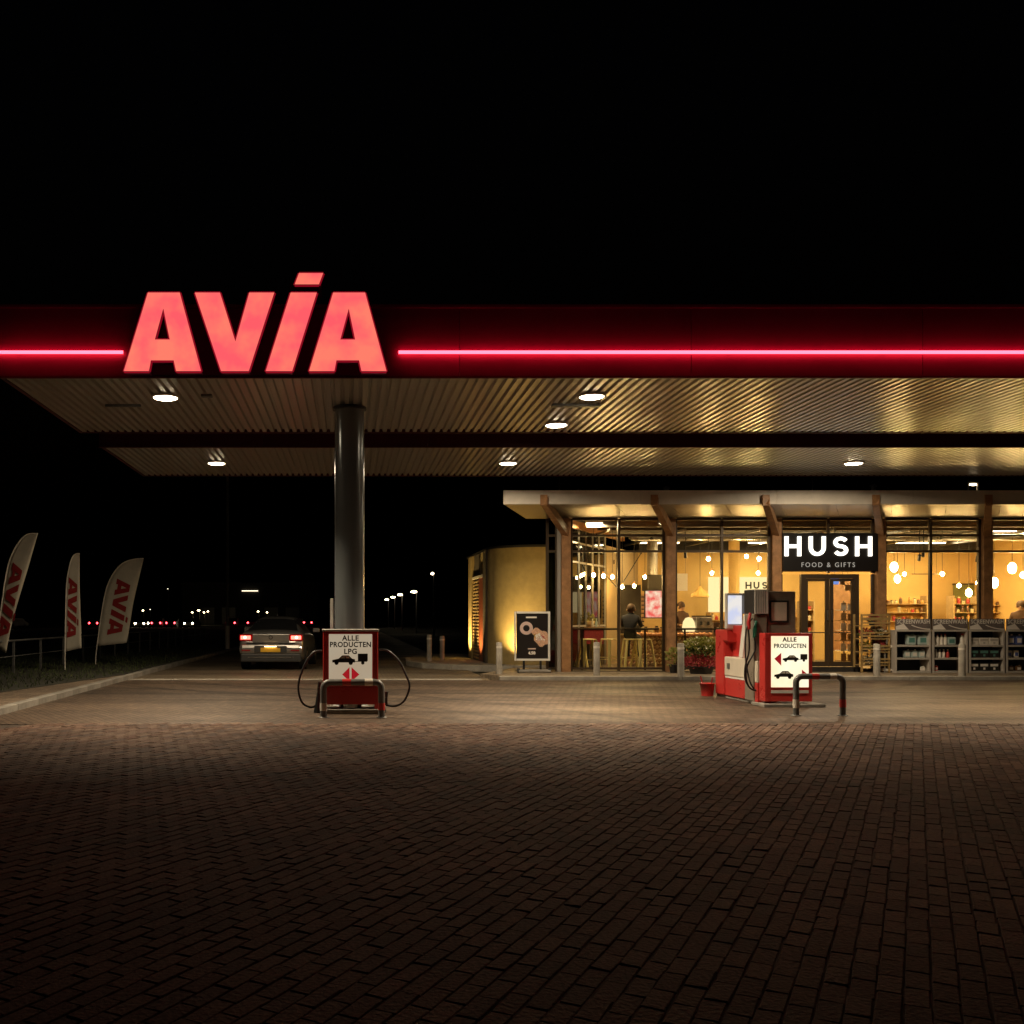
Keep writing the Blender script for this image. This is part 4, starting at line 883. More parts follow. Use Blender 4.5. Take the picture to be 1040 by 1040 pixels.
# window bar and stools
for i, (bx0, bx1, lb) in enumerate(((postx[0]+.2, postx[1]-.2, 'narrow dark bar ledge behind the first window above the stools'), (postx[1]+.2, postx[2]-.4, 'narrow dark bar ledge behind the second window'))):
    t = thing('window_bar', lb, 'bar ledge', ((bx0+bx1)/2, 24.75, fz))
    part('ledge', MB().box(bx0, bx1, 24.58, 24.95, 1.11, 1.155), M['frame'], t, True)
    for x in (bx0+.3, bx1-.3): part('leg', MB().box(x-.02, x+.02, 24.74, 24.78, fz, 1.108), M['frame'], t, True)
def stool(px, Y, label, rz=0):
    t = thing('bar_stool', label, 'bar stool', (PX(px, Y), Y, fz), rz, 'cream bar stools in the cafe')
    part('seat', MB().box(-.16, .16, -.16, .16, .745, .775, .012), M['stool'], t)
    for sx in (-1, 1):
        for sy in (-1, 1): part('leg', MB().bar((sx*.14, sy*.14, .745), (sx*.225, sy*.225, 0), .06, .04), M['stool'], t)
    part('footrest', MB().bar((-.2, -.2, .24), (.2, -.2, .24), .02, .02).bar((-.2, .2, .24), (.2, .2, .24), .02, .02).bar((-.2, -.2, .30), (-.2, .2, .30), .02, .02).bar((.2, -.2, .30), (.2, .2, .30), .02, .02), M['stool'], t)
stool(598, 25.15, 'cream bar stool behind the bollard at the first window', .1); stool(619, 25.35, 'cream bar stool right of the window mullion gap, under the ledge', .5); stool(585, 25.9, 'cream bar stool tucked in the left corner of the first window', .2)
stool(641, 25.2, 'cream bar stool on which the person in the dark jacket sits', .0); stool(653, 25.15, 'cream bar stool right of the seated person', .25)
t = thing('high_table', 'high dark table in the corner of the first window', 'table', (PX(597, 26.3), 26.3, fz))
part('table_top', MB().box(-.36, .36, -.3, .3, 1.02, 1.07), M['wood'], t); part('apron', MB().box(-.34, .34, -.28, .28, .62, 1.018), M['heather'], t); part('pedestal', MB().cyl((0, 0, 0), (0, 0, .62), .06, n=12).cyl((0, 0, 0), (0, 0, .03), .3, n=16), M['dark'], t)
t = thing('centre_basket', 'pale basket of greenery on the high corner table', 'basket', (PX(596, 26.3), 26.3, fz+1.07))
part('basket', MB().lathe([(.14, 0), (.22, .16), (.2, .16), (.0001, .1)], n=14), M['palewood'], t); part('leaves', leaves(120, (0, 0, .22), .24, .2, .12, .08, 31), M['yleaf'], t)
# serving counter
Yc = 26.6; cx0, cx1 = PX(638, Yc), PX(784, Yc)
t = thing('serving_counter', 'long serving counter with diamond patterned front and copper rail', 'counter', ((cx0+cx1)/2, Yc, fz))
part('body', MB().box(cx0, cx1, Yc, Yc+.75, fz, .93), M['wood'], t, True); part('top', MB().box(cx0-.05, cx1+.05, Yc-.1, Yc+.8, .934, .975), M['palewood'], t, True)
mb = MB(); s = .12; nx = int((cx1-cx0)/s); nz_ = 7
for i in range(nx):
    for j in range(nz_):
        x = cx0+(i+.5+(.5 if j % 2 else 0))*s; z = fz+.08+j*s*.95
        if x+s/2 > cx1: continue
        mb.add([(x-s/2, Yc-.004, z), (x, Yc-.004, z-s/2), (x+s/2, Yc-.004, z), (x, Yc-.004, z+s/2), (x-.01, Yc-.045, z+.015)], [(0, 1, 4), (1, 2, 4), (2, 3, 4), (3, 0, 4)])
o = part('diamond_tiles', mb, M['diamond'], t, True); o['kind'] = 'stuff'
part('copper_rail', MB().cyl((cx0-.03, Yc-.13, .97), (cx1+.03, Yc-.13, .97), .045, n=12), M['copper'], t, True)
nb = int((cx1-cx0)/.13)
bm_ = MB().ball((0, 0, 0), .058, 10, 6).mesh('rail_bead', M['copper'])
for i in range(nb): o = link('rail_bead', bm_, t); o.location = Vector((cx0+.06+i*.13, Yc-.13, .97))-t.location
# counter wares
k = 0
for px, m_, nm, h in ((656, 'jar2', 'jar', .2), (661, 'jar3', 'jar', .16), (667, 'jar2', 'jar', .22), (672, 'jar', 'jar', .18), (722, 'jar2', 'jar', .3), (726, 'jar', 'jar', .24), (731, 'jar2', 'jar', .3), (738, 'jar', 'jar', .3), (743, 'jar3', 'jar', .24)):
    k += 1; t = thing('jar', HUE[m_]+' jar, '+ORD[k-1]+' from left on the serving counter', 'jar', (PX(px, 26.9), 26.9, .976), group='jars on the serving counter')
    part('body', MB().lathe([(.055, 0), (.065, h*.4), (.06, h*.75), (.04, h*.85), (.0001, h*.85)], n=12), M[m_], t); part('lid', MB().cyl((0, 0, h*.84), (0, 0, h), .045, n=12), M['dark'], t)
t = thing('coffee_machine', 'dark coffee machine on the serving counter in the second window', 'coffee machine', (PX(713, 27), 27.0, .976))
part('body', MB().box(-.22, .22, -.18, .2, .08, .46, .02), M['steel'], t); part('drip_tray', MB().box(-.22, .22, -.3, .2, 0, .07, .01), M['dark'], t); part('cup_rail', MB().box(-.22, .22, -.18, .2, .465, .50), M['dark'], t)
for sx in (-.1, .1): part('group_head', MB().cyl((sx, -.22, .24), (sx, -.22, .34), .035, n=10), M['dark'], t)
t = thing('dome_lamp', 'bright white dome lamp standing on the counter by the second timber post', 'lamp', (PX(699.5, 26.9), 26.9, .976))
part('base', MB().cyl((0, 0, 0), (0, 0, .06), .12, n=16), M['dark'], t); part('dome', MB().lathe([(.15, .06), (.175, .16), (.15, .33), (.09, .43), (.0001, .46)], n=20), M['g_panel'], t)
# hood and oven wall
t = thing('extractor_hood', 'dark extractor hood with round duct above the counter', 'extractor hood', (PX(666, 28.5), 28.5, PZ(600, 28.5)))
part('hood', MB().box(-.32, .32, -.3, .3, 0, .45, .02), M['hood'], t); part('duct', MB().cyl((-.1, 0, .45), (-.1, 0, 4.03-PZ(600, 28.5)), .15, n=20), M['steel'], t)
t = thing('lit_picture', 'glowing red and white picture panel under the dark hood', 'picture', (PX(667, 28.95), 28.95, PZ(627, 28.95)))
part('picture', MB().box(-.33, .33, 0, .03, 0, .80), M['g_poster'], t); part('frame', MB().box(-.36, -.33, -.005, .04, -.03, .83).box(.33, .36, -.005, .04, -.03, .83).box(-.33, .33, -.005, .04, .80, .83).box(-.33, .33, -.005, .04, -.03, 0), M['dark'], t)
t = thing('oven_wall', 'dark partition with a red side behind the seated person', 'partition', (PX(634, 29), 29.1, fz))
part('panel', MB().box(-.38, .52, 0, .1, 0, PZ(594, 29.1)-fz), M['hood'], t); part('red_panel', MB().box(-.50, -.385, 0, .09, 0, PZ(594, 29.1)-fz), M['reddoor'], t); part('shelf_ladder', MB().box(.525, .62, .0, .08, .9, 2.0), M['palewood'], t)
for k in range(9): part('rung', MB().box(.53, .615, -.02, 0, .95+.12*k, .99+.12*k), M['frame'], t)
# wall sign HUS(H) on a lit panel
Yw = 30.4
t = thing('lit_wall_panel', 'brightly lit pale wall panel with dark letters HUSH behind the counter', 'wall panel', (PX(752, Yw), Yw, PZ(602, Yw)))
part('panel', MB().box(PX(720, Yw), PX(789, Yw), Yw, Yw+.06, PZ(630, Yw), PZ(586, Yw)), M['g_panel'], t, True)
for ch, a, b in (('H', 757, 763.2), ('U', 765.2, 771.2), ('S', 774, 779.2), ('H', 782, 788)):
    mb = MB()
    for s_ in letter_strokes(ch, PX(a, Yw), PX(b, Yw), PZ(598, Yw), PZ(591, Yw), .045): stroke(mb, s_, .045, Yw-.012, Yw-.002)
    part('letter', mb, M['ink'], t, True)
part('strap_line', MB().box(PX(767, Yw), PX(774, Yw), Yw-.008, Yw-.002, PZ(602.3, Yw), PZ(601.4, Yw)), M['ink'], t, True)
t = thing('round_column', 'pale round column lit from above in the second window', 'column', (PX(745.5, 28.6), 28.6, fz)); part('shaft', MB().cyl((0, 0, 0), (0, 0, 3.95), .15, n=24), M['wall'], t); part('foot_ring', MB().cyl((0, 0, 0), (0, 0, .1), .18, n=24), M['frame'], t)
t = thing('menu_board', 'white menu board hanging in the second window at left', 'menu board', (PX(692, 28.6), 28.6, PZ(600, 28.6))); part('board', MB().box(-.18, .18, 0, .03, 0, .5), M['headerw'], t)
for sx in (-.12, .12): part('wire', MB().cyl((sx, .015, .5), (sx, .015, 4.03-PZ(600, 28.6)), .004, n=6), M['dark'], t)
# shelves along the back wall
def wall_shelf(px0, px1, Ys, zs_, label, back=None, seed=1, where='', zmin=0):
    x0, x1 = PX(px0, Ys), PX(px1, Ys); c = (x0+x1)/2; w = (x1-x0)/2; rd = random.Random(seed)
    t = thing('wall_shelf', label, 'shelf', (c, Ys, fz)); top = zs_[-1]+.24
    for s in (-1, 1): part('upright', MB().box(s*w-.02, s*w+.02, 0, .36, 0, top), M['palewood'], t)
    part('back_panel', MB().box(-w+.02, w-.02, .34, .36, 0, top), M[back] if back else M['wall'], t)
    for row, z in enumerate(zs_):
        part('shelf', MB().box(-w+.02, w-.02, 0, .34, z-.02, z), M['palewood'], t); x = -w+.09; cnt = 0
        if z < zmin: continue
        rn = 'top' if row == len(zs_)-1 else ORD[len(zs_)-1-row]
        while x < w-.07:
            h = rd.choice((.11, .14, .17, .20)); m_ = rd.choice(('jar', 'jar2', 'jar3', 'jar', 'bottler', 'jar2')); r = rd.uniform(.04, .06)
            if rd.random() < .9: goods.append((c+x, Ys+.12, fz+z, r, h, m_, '%s jar, %s from left on the %s shelf %s' % (HUE[m_], ORD[cnt], rn, where))); cnt += 1
            x += r*2+rd.uniform(.015, .05)
    return t
goods = []
wall_shelf(893, 942, 29.6, (.30, .65, .95, 1.22, 1.48, 1.74), 'lit shelves of jars along the back wall behind the fourth window', None, 2, 'of the fourth window jar shelves', 1.2)
wall_shelf(969, 993, 29.5, (.30, .65, .95, 1.22, 1.48, 1.74), 'shelves with an olive back behind the fourth window', 'green', 3, 'with the olive back', 1.2)
wall_shelf(1004, 1034, 29.6, (.65, .95, 1.22, 1.48, 1.70), 'pale shelves of jars seen through the rightmost window', None, 4, 'in the rightmost window', 1.2)
wall_shelf(722, 780, 29.9, (.9, 1.25), 'low shelves behind the serving counter', 'wall', 5, 'behind the serving counter', 0)
wall_shelf(793, 811, 29.2, (.30, .65, 1.0, 1.35), 'shelves of goods seen left of the entrance doors', None, 6, 'left of the entrance doors', 0.9)
wall_shelf(816, 827, 28.0, (.30, .62, .94, 1.26, 1.55), 'tall magazine shelves seen through the left door', 'box', 7, 'inside the left door', 0.6)
jm = {}
for x, y, z, r, h, m_, lb in goods:
    key = (m_, round(h, 2)); t = thing('jar', lb, 'jar', (x, y, z), group='jars on the shop shelves')
    if key not in jm:
        jm[key] = (MB().lathe([(.045, 0), (.05, h*.4), (.047, h*.74), (.03, h*.84), (.0001, h*.84)], n=8).mesh('body', M[m_]), MB().cyl((0, 0, h*.83), (0, 0, h), .034, n=8).mesh('lid', M['dark' if m_ == 'jar3' else 'copper']))
    link('body', jm[key][0], t); link('lid', jm[key][1], t)
t = thing('green_board', 'olive green board hanging above the shelves in the fourth window', 'board', (PX(980, 30.9), 30.86, PZ(612, 30.9))); part('board', MB().box(-.36, .36, 0, .05, 0, .55), M['green'], t); part('edge', MB().box(-.38, .38, -.01, .06, .552, .60), M['frame'], t)
t = thing('shop_partition', 'brown wooden partition seen through the right entrance door', 'partition', (PX(853, 28), 28.0, fz)); part('panel', MB().box(-.22, .35, 0, .1, 0, 2.35), M['wood'], t); part('edge', MB().box(-.25, -.222, -.02, .12, 0, 2.38), M['palewood'], t); part('plinth', MB().box(-.35, .2, -.5, -.1, 0, .38), M['wall'], t)

def pendant(px, py, Y, r, label, kind='bulb'):
    z = PZ(py, Y); t = thing('pendant_lamp', label, 'pendant lamp', (PX(px, Y), Y, z))
    part('cord', MB().cyl((0, 0, r+.05), (0, 0, 4.03-z), .006, n=6), M['dark'], t)
    if kind == 'cone':
        part('shade', MB().lathe([(.24, -.12), (.22, -.04), (.06, .12), (.03, .18), (.0001, .18)], n=20), M['wall'], t); part('bulb', MB().ball((0, 0, -.06), r, 10, 6), M['g_bulb'], t); return
    part('socket', MB().cyl((0, 0, r*.8), (0, 0, r+.07), .022, n=10), M['copper'], t)
    if kind == 'globe':
        part('globe', MB().ball((0, 0, 0), r, 16, 10, 1.45), M['g_lamp'], t)
    else: part('bulb', MB().ball((0, 0, 0), r, 10, 6, 1.15), M['g_bulb' if r > .044 else 'g_bulbs'], t)
PD = [(592, 583, 26.0, .047, 'glowing bulb at the far left of the row in the first window'), (603, 584, 26.2, .047, 'glowing bulb second from left in the first window row'), (613, 585, 26.4, .047, 'glowing bulb third from left in the first window row'), (622, 586, 26.6, .045, 'dimmer glowing bulb fourth from left in the first window row'),
      (632, 596, 27.5, .045, 'small bulb low beside the mullion of the first window'), (644, 595, 27.5, .045, 'small bulb low at the centre of the first window'), (655, 586, 27.2, .045, 'glowing bulb at the left edge of the dark hood'), (674.5, 582, 26.4, .047, 'glowing bulb before the second timber post by the hood'),
      (719.5, 567.5, 26.1, .047, 'glowing bulb high at the left of the second window'), (723, 582, 26.2, .045, 'glowing bulb lower left in the second window'), (758, 565, 26.1, .045, 'small glowing bulb right of the pale column'), (771, 567.5, 26.1, .047, 'glowing bulb at the upper right of the second window'), (770, 582, 26.2, .045, 'glowing bulb at the lower right of the second window'),
      (918.5, 583, 27, .045, 'small bulb right of the big globe in the fourth window'), (957, 583, 27, .05, 'bulb hanging from a bar right of the fourth window mullion'), (974, 595, 28.5, .05, 'small bulb before the olive board'), (993, 592, 28, .05, 'small bulb half hidden by the fifth timber post'), (1039, 584, 27, .07, 'small bulb at the right edge of the photograph')]
for a in PD: pendant(*a)
for a in ((908, 576, 25.8, .09, 'large glowing globe lamp in the fourth window, upper'), (911.5, 588, 26.6, .075, 'large glowing globe lamp in the fourth window, lower'), (984, 602, 28.4, .08, 'glowing glass lamp before the olive shelves'), (1009.5, 592, 25.8, .10, 'large glowing globe lamp right of the fifth timber post'), (1028, 577, 26, .10, 'large glowing globe lamp near the right edge')): pendant(*a, kind='globe')
pendant(711, 602, 27.2, .06, 'white cone shaped pendant lamp over the counter', 'cone')
t = thing('lamp_bar', 'thin dark bar hanging across the fourth window mullion', 'bar', (PX(940, 27.1), 27.1, PZ(583, 27.1))); part('rail', MB().cyl((-.38, 0, 0), (.36, 0, 0), .012, n=8), M['frame'], t); part('wire', MB().cyl((-.3, 0, 0), (-.3, 0, 4.03-PZ(583, 27.1)), .004, n=6), M['frame'], t); part('wire', MB().cyl((.3, 0, 0), (.3, 0, 4.03-PZ(583, 27.1)), .004, n=6), M['frame'], t)
def strip(px0, px1, py, Y, e, label):
    x0, x1 = PX(px0, Y), PX(px1, Y); w = (x1-x0)/2
    t = thing('strip_light', label, 'strip light', ((x0+x1)/2, Y, PZ(py, Y)))
    part('housing', MB().box(-w, w, -.07, .07, 0, .05), M['white'], t); part('tube', MB().box(-w+.02, w-.02, -.05, .05, -.025, -.002), M['g_strip'], t)
    for s in (-.7, .7): part('hanger', MB().cyl((s*w, 0, .05), (s*w, 0, max(.06, 4.03-PZ(py, Y))), .005, n=6), M['dark'], t)
    ld = bpy.data.lights.new('lamp', 'AREA'); ld.shape = 'RECTANGLE'; ld.size = w*1.9; ld.size_y = .1; ld.energy = e*SHOP; ld.color = (1, .74, .38)
    l = bpy.data.objects.new('lamp', ld); C.objects.link(l); l.parent = t; l.location = (0, 0, -.04)
strip(595, 612, 531, 25.2, 220, 'small strip light under the orange ceiling of the first window')
strip(826, 843, 537, 26.5, 110, 'strip light above the entrance board'); strip(845, 862, 537, 26.5, 60, 'second strip light above the entrance board, further right'); strip(1006, 1032, 539, 26.5, 90, 'strip light behind the rightmost upper pane')
strip(760, 800, 551, 29.5, 60, 'strip light deep in the shop over the back shelves'); strip(910, 960, 551, 29.5, 60, 'strip light deep in the shop over the jar shelves')
strip(650, 690, 551, 29.0, 30, 'strip light deep in the shop behind the hood')
def spotl(px, py, label):
    t = thing('track_spot', label, 'spotlight', (PX(px, 25.6), 25.6, PZ(py, 25.6))); part('stem', MB().cyl((0, 0, .05), (0, 0, 4.03-PZ(py, 25.6)), .012, n=8), M['dark'], t); part('barrel', MB().cyl((0, 0, .06), (.03, .08, -.08), .04, n=12), M['dark'], t)
spotl(934, 566, 'small dark spotlight left of the fourth window mullion'); spotl(938, 562, 'small dark spotlight just beside the fourth window mullion'); spotl(696, 563, 'small dark spotlight in the second window by the timber post'); spotl(993, 567, 'small dark spotlight near the fifth timber post')

t = thing('wall_plaque', 'small dark plaque high on the beige wall of the first window', 'plaque', (PX(621, 28.4), 28.4, PZ(574, 28.4)))
part('plate', MB().box(-.07, .0, 0, .03, 0, .2), M['ink'], t); part('plate_mark', MB().box(.03, .09, 0, .03, .03, .15), M['frame'], t)
for a, b, lb in (((630, 596), (651, 562), 'thin dark diagonal lamp strut left of the extractor hood'), ((616, 585), (626, 596), 'short thin dark lamp strut left of the first window mullion')):
    p, q = P(*a, 27.6), P(*b, 27.6); t = thing('lamp_strut', lb, 'strut', q); part('rod', MB().cyl(p-q, (0, 0, 0), .012, n=6), M['ink'], t); part('ceiling_rod', MB().cyl((0, 0, 0), (0, 0, 4.03-q.z), .01, n=6), M['ink'], t); part('joint', MB().ball((0, 0, 0), .025, 8, 5), M['ink'], t)  # diagonal strut of a hanging lamp, carried by a ceiling rod
# packed goods on a display table behind the second window
t = thing('display_table', 'low table piled with goods behind the second window by the dispenser', 'table', (PX(745, 25.7), 25.7, fz))
part('table_top', MB().box(-.55, .55, -.25, .25, .78, .82), M['palewood'], t)
for sx in (-.5, .5):
    for sy in (-.2, .2): part('leg', MB().box(sx-.025, sx+.025, sy-.025, sy+.025, 0, .78), M['palewood'], t)
rd = random.Random(11)
for k in range(14):
    x = -.48+k*.073; h = rd.choice((.16, .22, .3, .38, .45)); m_ = rd.choice(('box', 'jar', 'jar3', 'palewood', 'jar2', 'yleaf'))
    hn = dict(box='brown', jar='amber', jar3='cream', palewood='pale', jar2='dark', yleaf='green')[m_]
    o = thing('goods_packet', hn+' packet, '+ORD[k]+' from left on the goods table', 'packet', (PX(745, 25.7)+x, 25.7+rd.uniform(-.12, .1), fz+.82)); part('packet', MB().box(-.033, .033, -.05, .05, 0, h, .008), M[m_], o); part('label', MB().box(-.022, .022, -.054, -.051, h*.3, h*.65), M[rd.choice(('headerw', 'ink', 'redink'))], o)
for k, (px, py) in enumerate(((585, 632), (589, 629), (600, 633), (604, 630))):
    o = thing('bottle', ORD[k]+' small bottle from left on the high corner table', 'bottle', (PX(px, 26.3), 26.12, fz+1.07)); part('body', MB().lathe([(.03, 0), (.03, .13), (.012, .18), (.012, .23), (.0001, .23)], n=10), M[('jar', 'jar2', 'bottlew', 'jug')[k]], o); part('cap', MB().cyl((0, 0, .225), (0, 0, .245), .014, n=8), M['dark'], o)

# ================================================================ PEOPLE
def person(name, label, joints, radii, edges, loc, rz, split, hair_c, mats, group=None):
    keys = list(joints); me = bpy.data.meshes.new('body'); me.from_pydata([joints[k] for k in keys], [(keys.index(a), keys.index(b)) for a, b in edges], [])
    ob = bpy.data.objects.new('tmp', me); C.objects.link(ob)
    sk = ob.modifiers.new('s', 'SKIN'); sk.use_smooth_shade = True
    for i, k in enumerate(keys):
        r = radii[k]; me.skin_vertices[0].data[i].radius = r if isinstance(r, tuple) else (r, r)
        me.skin_vertices[0].data[i].use_root = (k == 'pelvis')
    ss = ob.modifiers.new('u', 'SUBSURF'); ss.levels = 2; ss.render_levels = 2
    bpy.context.view_layer.update(); out = bpy.data.meshes.new_from_object(ob.evaluated_get(bpy.context.evaluated_depsgraph_get())); bpy.data.objects.remove(ob)
    for m_ in mats: out.materials.append(M[m_])
    for p in out.polygons: p.use_smooth = True; p.material_index = split(p.center)
    t = thing(name, label, 'person', loc, rz, group); link('body', out, t)
    hc_ = Vector(joints['head'])
    part('hair', MB().ball(hc_+Vector((0, .02, .045)), .112, 14, 8, 1.08), M['hair'], t)
    for s in (-1, 1):
        part('eye', MB().ball(hc_+Vector((s*.033, -.097, .012)), .011, 8, 5), M['ink'], t); part('ear', MB().ball(hc_+Vector((s*.098, .01, 0)), .026, 8, 5, 1.3), M['skin'], t)
    part('nose', MB().ball(hc_+Vector((0, -.112, -.015)), .017, 8, 5, 1.3), M['skin'], t)
    return t
RD = dict(pelvis=(.15, .12), waist=(.14, .105), chest=(.165, .12), neck=.055, head=(.09, .1), htop=(.07, .08), ls=.075, rs=.075, le=.052, re=.052, lw=.037, rw=.037, lh=.04, rh=.04, lhip=.09, rhip=.09, lk=.068, rk=.068, la=.045, ra=.045, lt=.04, rt=.04)
ED = [('pelvis', 'waist'), ('waist', 'chest'), ('chest', 'neck'), ('neck', 'head'), ('head', 'htop'), ('chest', 'ls'), ('ls', 'le'), ('le', 'lw'), ('lw', 'lh'), ('chest', 'rs'), ('rs', 're'), ('re', 'rw'), ('rw', 'rh'), ('pelvis', 'lhip'), ('lhip', 'lk'), ('lk', 'la'), ('la', 'lt'), ('pelvis', 'rhip'), ('rhip', 'rk'), ('rk', 'ra'), ('ra', 'rt')]
def stand(arm=0):
    return dict(pelvis=(0, 0, .93), waist=(0, 0, 1.1), chest=(0, .0, 1.32), neck=(0, 0, 1.5), head=(0, -.01, 1.62), htop=(0, 0, 1.70), ls=(-.19, 0, 1.4), rs=(.19, 0, 1.4), le=(-.24, .0, 1.12), re=(.24, 0, 1.12), lw=(-.22, -.2*arm-.05, .9+.2*arm), rw=(.22, -.2*arm-.05, .9+.2*arm), lh=(-.21, -.28*arm-.06, .82+.27*arm), rh=(.21, -.28*arm-.06, .82+.27*arm), lhip=(-.09, 0, .86), rhip=(.09, 0, .86), lk=(-.1, -.02, .48), rk=(.1, -.02, .48), la=(-.1, 0, .07), ra=(.1, 0, .07), lt=(-.11, -.13, .04), rt=(.11, -.13, .04))
def sit():
    return dict(pelvis=(0, .0, .88), waist=(0, -.01, 1.02), chest=(0, -.05, 1.24), neck=(0, -.09, 1.41), head=(0, -.12, 1.52), htop=(0, -.11, 1.60), ls=(-.18, -.05, 1.32), rs=(.18, -.05, 1.32), le=(-.24, -.2, 1.10), re=(.24, -.2, 1.10), lw=(-.14, -.40, 1.14), rw=(.14, -.40, 1.14), lh=(-.10, -.47, 1.15), rh=(.10, -.47, 1.15), lhip=(-.1, -.05, .86), rhip=(.1, -.05, .86), lk=(-.15, -.40, .80), rk=(.15, -.40, .80), la=(-.14, -.33, .36), ra=(.14, -.33, .36), lt=(-.14, -.45, .33), rt=(.14, -.45, .33))
sp_sit = lambda c: 2 if c.z > 1.45 or (c.y < -.42 and c.z > 1.05) else (0 if c.z > .92 else 1)
sp_st = lambda c: 2 if c.z > 1.52 or (c.y < -.24 and .8 < c.z < 1.2) else (0 if c.z > .9 else 1)
person('person', 'seated person in a dark jacket on a stool in the first window', sit(), RD, ED, (PX(640, 25.2), 25.2, fz), R(150), sp_sit, 'hair', ('jacket', 'trouser', 'skin'))
person('person', 'person with dark hair standing behind the counter in the second window', stand(1), RD, ED, (PX(692, 27.9), 27.9, fz), R(20), sp_st, 'hair', ('shirt', 'apron', 'skin'))
person('person', 'person in a brown top standing inside at the right edge', stand(.5), RD, ED, (PX(1037, 26.2), 26.2, fz), R(-40), sp_st, 'hair', ('shirt', 'trouser', 'skin'))

# ================================================================ FLAGS
def flag(Y, pole, edge, base, dvec, up, label, seed):
    bx = P(*base, Y); t = thing('feather_flag', label, 'flag', (bx.x, Y, .085), group='white feather flags on the verge')
    pl_ = [P(a, b, Y) for a, b in pole]; part('pole', MB().tube(smooth([Vector((bx.x, Y, .085))]+pl_, 4), .016), M['roofwhite'], t, True)
    L_ = smooth(pl_[1:], 6); E_ = smooth([P(a, b, Y) for a, b in edge], 6)
    def res(c, n):
        ln = [0]
        for a, b in zip(c, c[1:]): ln.append(ln[-1]+(b-a).length)
        o = []
        for i in range(n):
            d = ln[-1]*i/(n-1); k = 0
            while k < len(ln)-2 and ln[k+1] < d: k += 1
            o.append(c[k].lerp(c[k+1], (d-ln[k])/max(1e-6, ln[k+1]-ln[k])))
        return o
    n, m = 28, 6; L_, E_ = res(L_, n), res(E_, n); vs = []; rd = random.Random(seed); ph = rd.uniform(0, 6)
    wave = lambda u, z: .014*sin(5*u+ph)*u + .007*sin(z*4+ph+3*u)*u
    for side in (0, .004):
        for i in range(n):
            for j in range(m+1):
                u = j/m; p = L_[i].lerp(E_[i], u); vs.append((p.x, Y+wave(u, p.z)+side, p.z))
    K = n*(m+1); fs = []
    for i in range(n-1):
        for j in range(m):
            a = i*(m+1)+j; fs.append((a, a+1, a+m+2, a+m+1)); fs.append((K+a, K+a+m+1, K+a+m+2, K+a+1))
    rim = [i*(m+1) for i in range(n)]+[(n-1)*(m+1)+j for j in range(1, m+1)]+[i*(m+1)+m for i in range(n-2, -1, -1)]+[j for j in range(m-1, 0, -1)]
    for a, b in zip(rim, rim[1:]+rim[:1]): fs.append((a, b, K+b, K+a))
    part('cloth', MB().add(vs, fs, True), M['clothw'], t, True)
    D = Vector(dvec[1])-Vector(dvec[0])
    def fn2(x, y):
        q = Vector(dvec[0])+D*((x-311)/664)+Vector(up)*((290-y)/198); return PX(q.x, Y), PZ(q.y, Y)
    for nm, d in AVIA:
        mb = MB(); letter_sides(mb, d, fn2, 0, .003); letter_cap(mb, d, fn2, 0); letter_cap(mb, d, fn2, .003)
        nv = []
        for x, y, z in mb.v:
            a = min(L_, key=lambda q: abs(q.z-z)).x; b = min(E_, key=lambda q: abs(q.z-z)).x; u = min(1, max(0, (x-a)/max(.05, b-a)))
            nv.append((x, Y+wave(u, z)-.013+y, z))
        mb.v = nv; part(nm, mb, M['clothr'], t, True)
flag(28, [(97.5, 665), (98.5, 656), (102, 630), (107, 602), (113, 586), (122, 574), (133, 568.5), (146, 567)], [(99, 661), (110, 655), (121, 651), (128.5, 653), (131, 640), (135, 615), (140, 592), (146, 567.5)][3:], (97, 678), ((119, 587.5), (108.5, 645)), (14.5, 1.5), 'white feather flag with dark red lettering, rightmost of the three flags', 1)
flag(25, [(66, 672), (66, 662), (66.5, 630), (67.5, 595), (70, 578), (73, 567), (77, 562.5), (81, 562.5)], [(83, 658), (82.5, 640), (81.5, 610), (81, 585), (81, 563)], (66, 684), ((70, 586), (68, 648)), (9, 2), 'white feather flag with red lettering, middle and narrowest of the three', 2)
flag(22.6, [(-6, 672), (-4, 658), (0, 625), (5, 590), (10, 568), (18, 552), (27, 543), (38.5, 542)], [(6, 663), (11, 638), (18, 612), (28, 578), (38.5, 542.5)], (-7, 690), ((13.5, 571), (-3.5, 648)), (11, 1.5), 'white feather flag with red lettering cut by the left edge', 3)
# fence along the verge
t = thing('rail_fence', 'low dark metal rail fence behind the white flags', 'fence', (-8.1, 30, .085))
part('top_rail', MB().cyl((-7.9, 16, .87), (-8.5, 60, .87), .025, n=8), M['grey'], t, True); part('low_rail', MB().cyl((-7.9, 16, .5), (-8.5, 60, .5), .012, n=6), M['grey'], t, True)
pm = MB().box(-.025, .025, -.025, .025, 0, .80).mesh('post', M['grey'])
for i in range(20): y = 17+i*2.15; o = link('post', pm, t); o.location = Vector((-7.9-.6*(y-16)/44, y, .085))-t.location
t = thing('lamp_post', 'tall dark lamp post standing on the verge left of the car', 'lamp post', (PX(231, 42), 42, .085))
part('pole', MB().cyl((0, 0, 0), (0, 0, 8), .075, .05, n=12), M['grey'], t); part('base_sleeve', MB().cyl((0, 0, 0), (0, 0, 1.0), .1, n=12), M['roofwhite'], t); part('arm', MB().cyl((0, 0, 7.95), (1.2, 0, 8.15), .035, n=8), M['grey'], t); part('lamp_head', MB().box(1.1, 1.8, -.12, .12, 8.1, 8.22, .03), M['dark'], t)

